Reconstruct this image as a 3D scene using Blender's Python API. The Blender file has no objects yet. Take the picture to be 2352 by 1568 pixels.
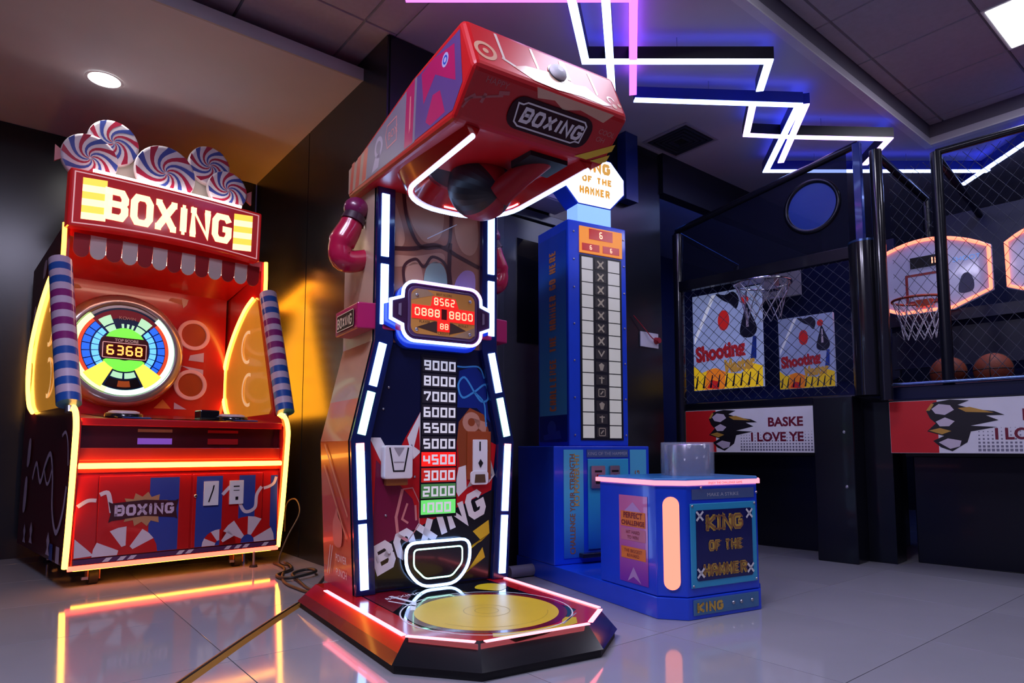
import bpy, math, random
from mathutils import Vector, Matrix
random.seed(7)
scene = bpy.context.scene
COL = scene.collection
PI = math.pi
def R(d): return math.radians(d)

# ------------------------------------------------------------------ camera
cam_data = bpy.data.cameras.new('camera')
cam = bpy.data.objects.new('camera', cam_data)
COL.objects.link(cam)
cam.location = (0, 0, 0.75)
cam.rotation_euler = (R(90 + 4.8), 0, 0)
cam_data.sensor_width = 36.0
cam_data.lens = 36.0 * 1490 / 2352
cam_data.shift_y = 121 / 2352
cam_data.clip_start = 0.02
scene.camera = cam

# ------------------------------------------------------------------ world: dim glow of the rest of the arcade
world = bpy.data.worlds.new('arcade_ambience')
scene.world = world
world.use_nodes = True
wb = world.node_tree.nodes['Background']
wb.inputs[0].default_value = (0.19, 0.165, 0.45, 1)
wb.inputs[1].default_value = 0.30

# ------------------------------------------------------------------ view
vs = scene.view_settings
vs.view_transform = 'Standard'
vs.look = 'None'
vs.gamma = 1.0
vs.use_curve_mapping = False
vs.exposure = 0.0
scene.cycles.use_denoising = True
scene.cycles.max_bounces = 5
scene.cycles.diffuse_bounces = 3
scene.cycles.glossy_bounces = 3
scene.cycles.transmission_bounces = 2
scene.cycles.transparent_max_bounces = 8
scene.cycles.caustics_reflective = False
scene.cycles.caustics_refractive = False
scene.cycles.use_adaptive_sampling = True
scene.cycles.adaptive_threshold = 0.06
scene.cycles.adaptive_min_samples = 16
scene.cycles.sample_clamp_indirect = 6.0

# ------------------------------------------------------------------ room axes (the room stands 39 degrees off the view)
RA = R(39)
UX, UY = math.cos(RA), math.sin(RA)
def RM(u, v, z=0.0): return Vector((UX * u - UY * v, UY * u + UX * v, z))

# lamps of the seen and the added fittings modelled further down
def area_lamp(name, loc, size, energy, color, rot=(0, 0, 0), size_y=None, spread=180):
    d = bpy.data.lights.new(name, 'AREA')
    d.shape = 'RECTANGLE' if size_y else 'SQUARE'
    d.size = size
    if size_y: d.size_y = size_y
    d.energy = energy; d.color = color; d.spread = R(spread)
    o = bpy.data.objects.new(name, d); COL.objects.link(o)
    o.location = loc; o.rotation_euler = rot
    return o
def spot_lamp(name, loc, energy, color, angle, blend=0.6, radius=0.06, target=None):
    d = bpy.data.lights.new(name, 'SPOT')
    d.energy = energy; d.color = color; d.spot_size = R(angle); d.spot_blend = blend; d.shadow_soft_size = radius
    o = bpy.data.objects.new(name, d); COL.objects.link(o)
    o.location = loc
    if target is not None:
        o.rotation_euler = (Vector(target) - Vector(loc)).to_track_quat('-Z', 'Y').to_euler()
    return o
LIGHTS_HERE = True

# ------------------------------------------------------------------ materials
MATS = {}
SMALL_GLOW = ('digit', 'dial_', 'window_', 'score_', 'panel_yellow', 'panel_pale', 'outline', 'display', 'label', 'amber_ring', 'poster', 'board', 'banner', 'sign_gold', 'grey_square', 'header', 'porthole', 'ring_', 'amber_plate', 'amber_acrylic', 'marquee_red')
def mat(name, col, rough=0.45, metal=0.0, emit=None, es=0.0, coat=0.0, var=0.12, vscale=6.0, spec=0.5, alpha=1.0, trans=0.0, bump=0.0):
    if name in MATS: return MATS[name]
    m = bpy.data.materials.new(name); m.use_nodes = True
    nt = m.node_tree; b = nt.nodes['Principled BSDF']
    b.inputs['Roughness'].default_value = rough
    b.inputs['Metallic'].default_value = metal
    b.inputs['Specular IOR Level'].default_value = spec
    b.inputs['Coat Weight'].default_value = coat
    b.inputs['Coat Roughness'].default_value = 0.06
    tc = nt.nodes.new('ShaderNodeTexCoord')
    n = nt.nodes.new('ShaderNodeTexNoise'); n.inputs['Scale'].default_value = vscale; n.inputs['Detail'].default_value = 3
    nt.links.new(tc.outputs['Object'], n.inputs['Vector'])
    mx = nt.nodes.new('ShaderNodeMix'); mx.data_type = 'RGBA'
    nt.links.new(n.outputs['Fac'], mx.inputs[0])
    mx.inputs[6].default_value = tuple(c * (1 - var) for c in col[:3]) + (1,)
    mx.inputs[7].default_value = tuple(min(1, c * (1 + var)) for c in col[:3]) + (1,)
    nt.links.new(mx.outputs[2], b.inputs['Base Color'])
    if emit is not None:
        b.inputs['Emission Color'].default_value = tuple(emit[:3]) + (1,)
        b.inputs['Emission Strength'].default_value = es
    if trans: b.inputs['Transmission Weight'].default_value = trans
    if alpha < 1: b.inputs['Alpha'].default_value = alpha
    if bump:
        bp = nt.nodes.new('ShaderNodeBump'); bp.inputs['Strength'].default_value = bump; bp.inputs['Distance'].default_value = 0.01
        nt.links.new(n.outputs['Fac'], bp.inputs['Height']); nt.links.new(bp.outputs['Normal'], b.inputs['Normal'])
    if emit is not None and any(name.startswith(k) for k in SMALL_GLOW): m.cycles.emission_sampling = 'NONE'
    MATS[name] = m
    return m
def glow(name, col, s):
    return mat(name, tuple(min(1, c * .6) for c in col), 0.4, emit=col, es=s, var=0.02)

# ------------------------------------------------------------------ objects
def link(o, parent=None):
    COL.objects.link(o)
    if parent is not None: o.parent = parent
    return o
def thing(name, label, cat, loc=(0, 0, 0), rz=0.0, group=None):
    o = bpy.data.objects.new(name, None); o.empty_display_size = 0.1
    COL.objects.link(o); o.location = loc; o.rotation_euler = (0, 0, rz)
    o['label'] = label; o['category'] = cat
    if group: o['group'] = group
    return o
def tag(o, label, cat, group=None):
    o['label'] = label; o['category'] = cat
    if group: o['group'] = group
    return o
def struct(o): o['kind'] = 'structure'; return o

class Face:
    """a flat side of a thing: o + s*ax + t*ay + off*n"""
    def __init__(s, o, ax=(1, 0, 0), ay=(0, 0, 1)):
        s.o = Vector(o); s.ax = Vector(ax).normalized(); s.ay = Vector(ay).normalized(); s.n = s.ax.cross(s.ay)
    def p(s, a, b, off=0.0): return s.o + s.ax * a + s.ay * b + s.n * off

class MB:
    def __init__(s): s.v = []; s.f = []; s.sm = []; s.g = []
    def add(s, verts, faces, smooth=False):
        k = len(s.v); s.v += [tuple(p) for p in verts]; s.g.append((k, len(s.v), len(s.f), len(s.f) + len(faces)))
        for f in faces: s.f.append(tuple(i + k for i in f)); s.sm.append(smooth)
        return s
    def box(s, x0, x1, y0, y1, z0, z1):
        v = [(x, y, z) for z in (z0, z1) for y in (y0, y1) for x in (x0, x1)]
        return s.add(v, [(0, 2, 3, 1), (4, 5, 7, 6), (0, 1, 5, 4), (2, 6, 7, 3), (0, 4, 6, 2), (1, 3, 7, 5)])
    def hexa(s, a, b):
        """two loops of equal length joined"""
        n = len(a)
        return s.add(list(a) + list(b), [tuple(range(n))[::-1], tuple(range(n, 2 * n))] + [(i, (i + 1) % n, n + (i + 1) % n, n + i) for i in range(n)])
    def slab(s, F, pts, o0, o1):
        """outline on a Face, from depth o0 to o1"""
        return s.hexa([F.p(a, b, o0) for a, b in pts], [F.p(a, b, o1) for a, b in pts])
    def poly(s, F, pts, off=0.0015):
        return s.add([F.p(a, b, off) for a, b in pts], [tuple(range(len(pts)))])
    def rect(s, F, a0, a1, b0, b1, off=0.0015): return s.poly(F, [(a0, b0), (a1, b0), (a1, b1), (a0, b1)], off)
    def disc(s, F, a, b, r, off=0.0015, n=32, ry=None, a0=0, a1=360):
        ry = ry or r
        return s.poly(F, [(a + r * math.cos(R(a0 + (a1 - a0) * i / n)), b + ry * math.sin(R(a0 + (a1 - a0) * i / n))) for i in range(n if a1 - a0 >= 360 else n + 1)], off)
    def ring(s, F, a, b, r0, r1, off=0.0015, n=32, a0=0, a1=360, o2=None):
        full = a1 - a0 >= 360
        m = n if full else n + 1
        A = [(math.cos(R(a0 + (a1 - a0) * i / n)), math.sin(R(a0 + (a1 - a0) * i / n))) for i in range(m)]
        v = [F.p(a + r0 * c, b + r0 * d, off) for c, d in A] + [F.p(a + r1 * c, b + r1 * d, off) for c, d in A]
        return s.add(v, [(i, m + i, m + (i + 1) % m, (i + 1) % m) for i in range(m if full else m - 1)])
    def stroke(s, F, pts, w, off=0.0015, closed=False, th=0.0):
        """ribbon of width w along a path on a Face"""
        P = [Vector((p[0], p[1])) for p in pts]; n = len(P); L = []; Q = []
        for i in range(n):
            a = P[i - 1] if (i > 0 or closed) else None
            c = P[(i + 1) % n] if (i < n - 1 or closed) else None
            d1 = (P[i] - a).normalized() if a is not None else None
            d2 = (c - P[i]).normalized() if c is not None else None
            if d1 is None: d1 = d2
            if d2 is None: d2 = d1
            n1 = Vector((-d1.y, d1.x)); n2 = Vector((-d2.y, d2.x))
            m = n1 + n2
            m = m / max(0.35, m.dot(n1)) if m.length > 1e-6 else n1
            L.append(P[i] + m * w / 2); Q.append(P[i] - m * w / 2)
        seg = range(n if closed else n - 1)
        if th:
            o = [F.p(*p, off) for p in L] + [F.p(*p, off) for p in Q] + [F.p(*p, off + th) for p in L] + [F.p(*p, off + th) for p in Q]
            fs = []
            for i in seg:
                j = (i + 1) % n
                fs += [(2 * n + i, 3 * n + i, 3 * n + j, 2 * n + j), (i, 2 * n + i, 2 * n + j, j), (n + i, n + j, 3 * n + j, 3 * n + i)]
            if not closed: fs += [(0, n, 3 * n, 2 * n), (n - 1, 3 * n - 1, 4 * n - 1, 2 * n - 1)]
            return s.add(o, fs)
        return s.add([F.p(*p, off) for p in L] + [F.p(*p, off) for p in Q], [(i, n + i, n + (i + 1) % n, (i + 1) % n) for i in seg])
    def tube(s, path, r, n=8, closed=False, caps=True):
        P = [Vector(p) for p in path]; m = len(P)
        rr = r if isinstance(r, (list, tuple)) else [r] * m
        up = Vector((0.13, 0.21, 0.97)); rings = []; prev = None
        for i in range(m):
            a = P[i - 1] if (i > 0 or closed) else P[i]
            c = P[(i + 1) % m] if (i < m - 1 or closed) else P[i]
            d = (c - a).normalized()
            if prev is None:
                x = d.cross(up)
                if x.length < 1e-3: x = d.cross(Vector((1, 0, 0)))
                x.normalize()
            else:
                x = prev - d * prev.dot(d); x.normalize()
            prev = x; y = d.cross(x)
            rings.append([P[i] + (x * math.cos(2 * PI * k / n) + y * math.sin(2 * PI * k / n)) * rr[i] for k in range(n)])
        v = [p for q in rings for p in q]; fs = []
        for i in range(m if closed else m - 1):
            j = (i + 1) % m
            for k in range(n): fs.append((i * n + k, i * n + (k + 1) % n, j * n + (k + 1) % n, j * n + k))
        s.add(v, fs, True)
        if caps and not closed: s.add(rings[0] + rings[-1], [tuple(range(n))[::-1], tuple(range(n, 2 * n))])
        return s
    def cyl(s, p0, p1, r, n=20, r1=None): return s.tube([p0, p1], [r, r if r1 is None else r1], n)
    def lathe(s, F, a, b, prof, n=32, smooth=True):
        """profile [(radius, off)] turned about the Face normal"""
        v = []
        for r, o in prof:
            for k in range(n): v.append(F.p(a + r * math.cos(2 * PI * k / n), b + r * math.sin(2 * PI * k / n), o))
        m = len(prof)
        fs = [(i * n + k, i * n + (k + 1) % n, (i + 1) * n + (k + 1) % n, (i + 1) * n + k) for i in range(m - 1) for k in range(n)]
        s.add(v, fs, smooth)
        return s.add(v[-n:], [tuple(range(n))])
    def ball(s, c, rx, ry=None, rz=None, nu=24, nv=14, M=None):
        ry = ry or rx; rz = rz or rx; c = Vector(c); v = []
        for j in range(nv + 1):
            t = PI * j / nv
            for i in range(nu):
                a = 2 * PI * i / nu
                q = Vector((rx * math.sin(t) * math.cos(a), ry * math.sin(t) * math.sin(a), rz * math.cos(t)))
                v.append(c + (M @ q if M else q))
        return s.add(v, [(j * nu + i, j * nu + (i + 1) % nu, (j + 1) * nu + (i + 1) % nu, (j + 1) * nu + i) for j in range(nv) for i in range(nu)], True)
    def glyphs(s, F, text, a, b, h, w=None, lw=None, gap=None, off=0.0015, shear=0.0, font=None, rot=0.0):
        """lettering drawn with straight strokes; a, b is the lower left corner"""
        font = font or STROKES
        w = w or h * 0.62; lw = lw or h * 0.16; gap = gap or lw * 1.5
        x = 0; cr, sr = math.cos(R(rot)), math.sin(R(rot))
        for ch in text:
            g = font.get(ch)
            ww = w * (0.45 if ch in 'I!1' and font is not SEGS else 0.5 if ch == ' ' else 1.0)
            if g:
                for line in g:
                    q = []
                    for px, py in line:
                        X = x + lw / 2 + px * (ww - lw); Y = lw / 2 + py * (h - lw); X += Y * shear
                        q.append((a + X * cr - Y * sr, b + X * sr + Y * cr))
                    closed = len(q) > 2 and (Vector(q[0]) - Vector(q[-1])).length < 1e-6
                    s.stroke(F, q[:-1] if closed else q, lw, off, closed)
            x += ww + gap
        return s
    def spell(s, P, name, m, parent, F, text, a, b, h, w, lw, gap, **k):
        """one object for each character"""
        for i, ch in enumerate(text):
            if ch != ' ': P(MB().glyphs(F, ch, a + i * (w + gap), b, h, w=w, lw=lw, gap=gap, **k), name, m, parent=parent)
    def words(s, F, text, a, b, h, off=0.0015, bold=0.0, align='LEFT', shear=0.0, rot=0.0, wide=1.0):
        """lettering in the built-in typeface"""
        cu = bpy.data.curves.new('tmp_text', 'FONT'); cu.body = text; cu.size = h / 0.72; cu.offset = bold; cu.shear = shear; cu.align_x = align
        cu.resolution_u = 3
        ob = bpy.data.objects.new('tmp_text', cu)
        me = bpy.data.meshes.new_from_object(ob)
        cr, sr = math.cos(R(rot)), math.sin(R(rot))
        k = len(s.v)
        for q in me.vertices:
            X, Y = q.co.x * wide, q.co.y
            s.v.append(tuple(F.p(a + X * cr - Y * sr, b + X * sr + Y * cr, off)))
        for f in me.polygons: s.f.append(tuple(i + k for i in f.vertices)); s.sm.append(False)
        bpy.data.objects.remove(ob); bpy.data.curves.remove(cu); bpy.data.meshes.remove(me)
        return s
    def build(s, name, m, parent=None, bevel=0.0, seg=2, smooth=None, split=False):
        if split:
            for (a, b, c, d) in s.g:
                q = MB(); q.v = s.v[a:b]; q.f = [tuple(i - a for i in f) for f in s.f[c:d]]; q.sm = s.sm[c:d]
                o = q.build(name, m, parent, bevel, seg, smooth)
            return o
        me = bpy.data.meshes.new(name)
        me.from_pydata(s.v, [], s.f); me.validate(); me.update()
        if len(me.polygons) == len(s.f): me.polygons.foreach_set('use_smooth', [smooth if smooth is not None else q for q in s.sm])
        if m is not None: me.materials.append(MATS[m] if isinstance(m, str) else m)
        o = bpy.data.objects.new(name, me); link(o, parent)
        if bevel:
            bv = o.modifiers.new('bevel', 'BEVEL'); bv.width = bevel; bv.segments = seg; bv.limit_method = 'ANGLE'; bv.angle_limit = R(35)
        return o

def seg7(mask):
    S = {'a': [(0, 1), (1, 1)], 'b': [(1, 1), (1, .5)], 'c': [(1, .5), (1, 0)], 'd': [(1, 0), (0, 0)], 'e': [(0, 0), (0, .5)], 'f': [(0, .5), (0, 1)], 'g': [(0, .5), (1, .5)]}
    out = []
    for k in mask:
        (x0, y0), (x1, y1) = S[k]; t = .06
        out.append([(x0 + (x1 - x0) * t, y0 + (y1 - y0) * t), (x1 - (x1 - x0) * t, y1 - (y1 - y0) * t)])
    return out
SEGS = {'0': seg7('abcdef'), '1': seg7('bc'), '2': seg7('abged'), '3': seg7('abgcd'), '4': seg7('fgbc'), '5': seg7('afgcd'), '6': seg7('afgedc'), '7': seg7('abc'), '8': seg7('abcdefg'), '9': seg7('abcdfg')}
STROKES = {
 '0': [[(0, 0), (1, 0), (1, 1), (0, 1), (0, 0)]], '1': [[(.5, 0), (.5, 1)]], '2': [[(0, 1), (1, 1), (1, .5), (0, .5), (0, 0), (1, 0)]],
 '3': [[(0, 1), (1, 1), (1, 0), (0, 0)], [(.25, .5), (1, .5)]], '4': [[(0, 1), (0, .4), (1, .4)], [(1, 1), (1, 0)]], '5': [[(1, 1), (0, 1), (0, .5), (1, .5), (1, 0), (0, 0)]],
 '6': [[(1, 1), (0, 1), (0, 0), (1, 0), (1, .5), (0, .5)]], '7': [[(0, .75), (0, 1), (1, 1), (1, .8), (.4, 0)]], '8': [[(0, 0), (1, 0), (1, 1), (0, 1), (0, 0)], [(0, .5), (1, .5)]],
 '9': [[(0, 0), (1, 0), (1, 1), (0, 1), (0, .5), (1, .5)]],
 'A': [[(0, 0), (0, .7), (.3, 1), (.7, 1), (1, .7), (1, 0)], [(0, .4), (1, .4)]], 'B': [[(0, 0), (.8, 0), (1, .2), (1, .4), (.85, .52), (1, .64), (1, .8), (.8, 1), (0, 1), (0, 0)], [(0, .52), (.85, .52)]],
 'O': [[(0, .2), (.2, 0), (.8, 0), (1, .2), (1, .8), (.8, 1), (.2, 1), (0, .8), (0, .2)]], 'X': [[(0, 0), (1, 1)], [(0, 1), (1, 0)]], 'I': [[(.5, 0), (.5, 1)]],
 'N': [[(0, 0), (0, 1), (1, 0), (1, 1)]], 'G': [[(1, .8), (.8, 1), (.2, 1), (0, .8), (0, .2), (.2, 0), (.8, 0), (1, .2), (1, .48), (.55, .48)]],
 'K': [[(0, 0), (0, 1)], [(1, 1), (.1, .5), (1, 0)]], 'E': [[(1, 0), (0, 0), (0, 1), (1, 1)], [(0, .5), (.8, .5)]], 'R': [[(0, 0), (0, 1), (.8, 1), (1, .85), (1, .6), (.8, .48), (0, .48)], [(.6, .48), (1, 0)]],
 'F': [[(0, 0), (0, 1), (1, 1)], [(0, .5), (.75, .5)]], 'T': [[(0, 1), (1, 1)], [(.5, 1), (.5, 0)]], 'H': [[(0, 0), (0, 1)], [(1, 0), (1, 1)], [(0, .5), (1, .5)]],
 'M': [[(0, 0), (0, 1), (.5, .4), (1, 1), (1, 0)]], 'U': [[(0, 1), (0, .2), (.2, 0), (.8, 0), (1, .2), (1, 1)]], 'P': [[(0, 0), (0, 1), (.8, 1), (1, .85), (1, .6), (.8, .45), (0, .45)]],
 'C': [[(1, .8), (.8, 1), (.2, 1), (0, .8), (0, .2), (.2, 0), (.8, 0), (1, .2)]], 'L': [[(0, 1), (0, 0), (1, 0)]], 'D': [[(0, 0), (.75, 0), (1, .25), (1, .75), (.75, 1), (0, 1), (0, 0)]],
 'S': [[(1, .85), (.85, 1), (.15, 1), (0, .85), (0, .6), (.15, .5), (.85, .5), (1, .4), (1, .15), (.85, 0), (.15, 0), (0, .15)]], 'Y': [[(0, 1), (.5, .5), (1, 1)], [(.5, .5), (.5, 0)]],
 'V': [[(0, 1), (.5, 0), (1, 1)]], 'W': [[(0, 1), (.25, 0), (.5, .7), (.75, 0), (1, 1)]], 'Z': [[(0, 1), (1, 1), (0, 0), (1, 0)]],
}
def _slab():
    sf = {'B': [(0, 0), (0, 1)], 'I': [(.5, 0), (.5, 1)], 'N': [(0, 0), (0, 1), (1, 1)], 'X': [(0, 0), (0, 1), (1, 0), (1, 1)], 'K': [(0, 0), (0, 1), (1, 0), (1, 1)], 'F': [(0, 0)], 'T': [(.5, 0)],
          'H': [(0, 0), (0, 1), (1, 0), (1, 1)], 'M': [(0, 0), (1, 0), (0, 1), (1, 1)], 'A': [(0, 0), (1, 0)], 'R': [(0, 0), (0, 1), (1, 0)], 'E': [(0, 0), (0, 1)], 'P': [(0, 0), (0, 1)], 'Y': [(.5, 0)], 'V': [(0, 1), (1, 1)], 'W': [(0, 1), (1, 1)], 'L': [(0, 1)], 'D': [(0, 0), (0, 1)]}
    d = {}
    for k, g in STROKES.items():
        g = [list(x) for x in g]
        for (x, y) in sf.get(k, []): g.append([(x - (.55 if k == 'I' else .2), y), (x + (.55 if k == 'I' else .2), y)])
        d[k] = g
    return d
SLAB = _slab()
def arc(cx, cy, r, a0, a1, n=8, ry=None):
    ry = ry or r
    return [(cx + r * math.cos(R(a0 + (a1 - a0) * i / n)), cy + ry * math.sin(R(a0 + (a1 - a0) * i / n))) for i in range(n + 1)]
def rrect(x0, x1, y0, y1, r, n=5):
    return arc(x1 - r, y0 + r, r, -90, 0, n) + arc(x1 - r, y1 - r, r, 0, 90, n) + arc(x0 + r, y1 - r, r, 90, 180, n) + arc(x0 + r, y0 + r, r, 180, 270, n)
def spline(pts, k=6, closed=False):
    P = [Vector(p) for p in pts]; n = len(P); out = []
    for i in range(n if closed else n - 1):
        p0 = P[i - 1] if (i > 0 or closed) else P[i]; p1 = P[i]; p2 = P[(i + 1) % n]
        p3 = P[(i + 2) % n] if (i + 2 < n or closed) else p2
        for j in range(k):
            t = j / k
            out.append(0.5 * ((2 * p1) + (p2 - p0) * t + (2 * p0 - 5 * p1 + 4 * p2 - p3) * t * t + (3 * p1 - p0 - 3 * p2 + p3) * t ** 3))
    if not closed: out.append(P[-1])
    return [tuple(p) for p in out]
def copy_tree(o, parent=None):
    c = o.copy(); link(c)
    if parent is not None: c.parent = parent
    for ch in list(o.children): copy_tree(ch, c)
    return c

# palette
mat('black_gloss', (.012, .012, .016), .16, coat=.4)
mat('black_matte', (.008, .008, .010), .5, spec=.3)
mat('black_rubber', (.01, .01, .01), .7)
mat('black_glass', (.006, .006, .008), .04, coat=.6)
mat('navy_gloss', (.004, .010, .075), .18, coat=.4)
mat('chrome', (.75, .75, .78), .12, metal=1)
mat('steel', (.5, .5, .53), .32, metal=1)
mat('white_plastic', (.80, .80, .82), .5, spec=.3)
mat('white_print', (.8, .78, .78), .35)
mat('grey_print', (.35, .33, .36), .4)
mat('red_gloss', (.52, .008, .010), .18, coat=.3)
mat('red_print', (.52, .008, .012), .35, spec=.3)
mat('dark_red', (.17, .004, .012), .25, coat=.3)
mat('magenta_print', (.42, .010, .10), .3, coat=.2)
mat('yellow_print', (.78, .52, .02), .35)
mat('orange_print', (.80, .22, .03), .4)
mat('blue_print', (.02, .07, .42), .35)
mat('light_blue_print', (.06, .30, .62), .35)
mat('purple_print', (.10, .04, .22), .35)

# ================================================================== THE ROOM
CEIL, SOFF, RECZ, LEDZ = 3.2, 3.05, 3.35, 3.05
FU, FV, TS = 2.92, 1.0, 0.733
def tile_mat():
    m = bpy.data.materials.new('polished_tile'); m.use_nodes = True
    nt = m.node_tree; b = nt.nodes['Principled BSDF']
    b.inputs['Specular IOR Level'].default_value = 0.6
    tc = nt.nodes.new('ShaderNodeTexCoord')
    n = nt.nodes.new('ShaderNodeTexNoise'); n.inputs['Scale'].default_value = 2.2; n.inputs['Detail'].default_value = 5
    nt.links.new(tc.outputs['Object'], n.inputs['Vector'])
    oi = nt.nodes.new('ShaderNodeObjectInfo')
    mx = nt.nodes.new('ShaderNodeMix'); mx.data_type = 'RGBA'
    nt.links.new(n.outputs['Fac'], mx.inputs[0])
    mx.inputs[6].default_value = (.30, .30, .335, 1); mx.inputs[7].default_value = (.37, .365, .40, 1)
    hv = nt.nodes.new('ShaderNodeHueSaturation')
    mr = nt.nodes.new('ShaderNodeMapRange'); mr.inputs[3].default_value = .93; mr.inputs[4].default_value = 1.05
    nt.links.new(oi.outputs['Random'], mr.inputs[0]); nt.links.new(mr.outputs[0], hv.inputs['Value'])
    nt.links.new(mx.outputs[2], hv.inputs['Color']); nt.links.new(hv.outputs['Color'], b.inputs['Base Color'])
    n2 = nt.nodes.new('ShaderNodeTexNoise'); n2.inputs['Scale'].default_value = 14
    nt.links.new(tc.outputs['Object'], n2.inputs['Vector'])
    r2 = nt.nodes.new('ShaderNodeMapRange'); r2.inputs[3].default_value = .05; r2.inputs[4].default_value = .11
    nt.links.new(n2.outputs['Fac'], r2.inputs[0]); nt.links.new(r2.outputs[0], b.inputs['Roughness'])
    MATS['polished_tile'] = m
tile_mat()
mat('grout', (.10, .095, .10), .8)
mat('gypsum_white', (.58, .56, .59), .7, vscale=2)
mat('ceiling_tile_white', (.46, .45, .50), .75, vscale=30)
mat('black_panel_wall', (.010, .011, .014), .26, vscale=2.0)
mat('dark_wall', (.008, .009, .016), .5)
mat('grey_metal_panel', (.10, .11, .13), .35, metal=.6)
mat('dark_void', (.01, .01, .012), .9)

room = 0.0
# floor: dark bed with polished tiles laid on it
fl = MB()
fl.box(-9, 9, -7, 9, -0.06, -0.004)
floor = struct(fl.build('floor', 'grout')); floor.rotation_euler = (0, 0, RA)
tm = MB(); g = .0016; c = .0005; t = TS
tm.hexa([(g, g, -.004), (t - g, g, -.004), (t - g, t - g, -.004), (g, t - g, -.004)], [(g, g, -c), (t - g, g, -c), (t - g, t - g, -c), (g, t - g, -c)])
tm.hexa([(g, g, -c), (t - g, g, -c), (t - g, t - g, -c), (g, t - g, -c)], [(g + c, g + c, 0), (t - g - c, g + c, 0), (t - g - c, t - g - c, 0), (g + c, t - g - c, 0)])
tile0 = tm.build('floor_tile', 'polished_tile')
tile0.parent = floor
first = True
for i in range(-9, 9):
    for j in range(-6, 10):
        u, v = FU + i * TS, FV + j * TS
        w = RM(u + TS / 2, v + TS / 2)
        if w.y < 0.6 or abs(w.x) > 0.95 * w.y + 1.2: continue
        o = tile0 if first else tile0.copy()
        if not first: COL.objects.link(o); o.parent = floor
        first = False
        o.location = (u, v, 0)

def wall(name, u0, v0, u1, v1, z0, z1, th, m):
    """wall slab from (u0,v0) to (u1,v1) in room axes, thickness th to the left of its run"""
    a, b = Vector((u0, v0)), Vector((u1, v1)); d = (b - a).normalized(); n = Vector((-d.y, d.x)) * th
    mb = MB(); L = [a, b, b + n, a + n]
    mb.hexa([(p.x, p.y, z0) for p in L], [(p.x, p.y, z1) for p in L])
    o = struct(mb.build(name, m)); o.rotation_euler = (0, 0, RA)
    return o
def panels(parent, u0, v0, u1, v1, z0, z1, n, m, th=.012, gap=.006, name='wall_panel'):
    a, b = Vector((u0, v0)), Vector((u1, v1)); d = (b - a) / n; nn = Vector((d.y, -d.x)).normalized() * th
    mb = MB(); L = [d.normalized() * gap, d - d.normalized() * gap]
    L = [L[0], L[1], L[1] + nn, L[0] + nn]
    mb.hexa([(p.x, p.y, z0) for p in L][::-1], [(p.x, p.y, z1) for p in L][::-1])
    base = mb.build(name, m, parent)
    for k in range(n):
        o = base if k == 0 else base.copy()
        if k: COL.objects.link(o); o.parent = parent
        q = a + d * k; o.location = (q.x, q.y, 0)
W1 = wall('wall_niche', -5.5, 5.68, 1.72, 5.68, 0, CEIL, .12, 'dark_wall')
panels(W1, -5.4, 5.68, 1.7, 5.68, 0.0, SOFF - .01, 7, 'black_panel_wall')
W2 = wall('wall_side', 1.735, 5.68, 1.735, 3.3, 0, CEIL, .2, 'dark_wall')
panels(W2, 1.735, 5.66, 1.735, 3.29, 0.0, CEIL - .01, 2, 'black_panel_wall')
W3 = wall('wall_back', 1.735, 3.3, 4.24, 3.3, 0, CEIL, .2, 'dark_wall')
panels(W3, 1.735, 3.3, 4.24, 3.3, 0.0, CEIL - .01, 4, 'black_panel_wall')
W4 = wall('wall_return', 4.12, 3.5, 4.12, 5.2, 0, CEIL, .12, 'dark_wall')
W5 = wall('wall_far', 4.06, 5.1, 9.4, 5.1, 0, CEIL, .12, mat('far_wall_paint', (.06, .07, .12), .6))
struct(MB().box(4.25, 7.0, 3.26, 3.36, 2.86, CEIL).build('trim_bulkhead', 'dark_wall')).rotation_euler = (0, 0, RA)
W6 = wall('wall_right', 8.9, 5.2, 8.9, -2.0, 0, CEIL, .12, 'dark_wall')

# ceilings
def ceil_slab(name, u0, u1, v0, v1, z0, z1, m):
    o = struct(MB().box(u0, u1, v0, v1, z0, z1).build(name, m)); o.rotation_euler = (0, 0, RA); return o
REC = (1.78, 5.8, -3.0, 1.8)
cm = MB()
cm.box(1.78, REC[1], REC[3], 9.0, CEIL, CEIL + .05)
cm.box(REC[1], 9.2, -4, 9.0, CEIL, CEIL + .05)
cm.box(1.78, REC[1], -4, REC[2], CEIL, CEIL + .05)
cg = struct(cm.build('ceiling', 'gypsum_white')); cg.rotation_euler = (0, 0, RA)
# recess: raised tile field with white edge trim
rw = MB(); e = .02
rw.box(REC[0], REC[1], REC[3], REC[3] + e, CEIL + .05, RECZ + .05); rw.box(REC[1], REC[1] + e, REC[2], REC[3] + e, CEIL + .05, RECZ + .05)
struct(rw.build('trim_recess_side', mat('recess_grey', (.16, .15, .18), .7), cg))
mat('trim_white', (.72, .71, .72), .5)
te = MB()
te.box(1.78, REC[1] + .05, REC[3] - .004, REC[3] + .05, CEIL - .012, CEIL - .001); te.box(REC[1] - .004, REC[1] + .05, REC[2], REC[3] - .006, CEIL - .012, CEIL - .001)
struct(te.build('trim_recess_edge', 'trim_white', cg))
rb = struct(MB().box(REC[0], REC[1], REC[2], REC[3], RECZ + .02, RECZ + .05).build('ceiling_recess', 'dark_void')); rb.rotation_euler = (0, 0, RA)
PU, PV, CT = 4.48, 0.5, 0.6
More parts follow.
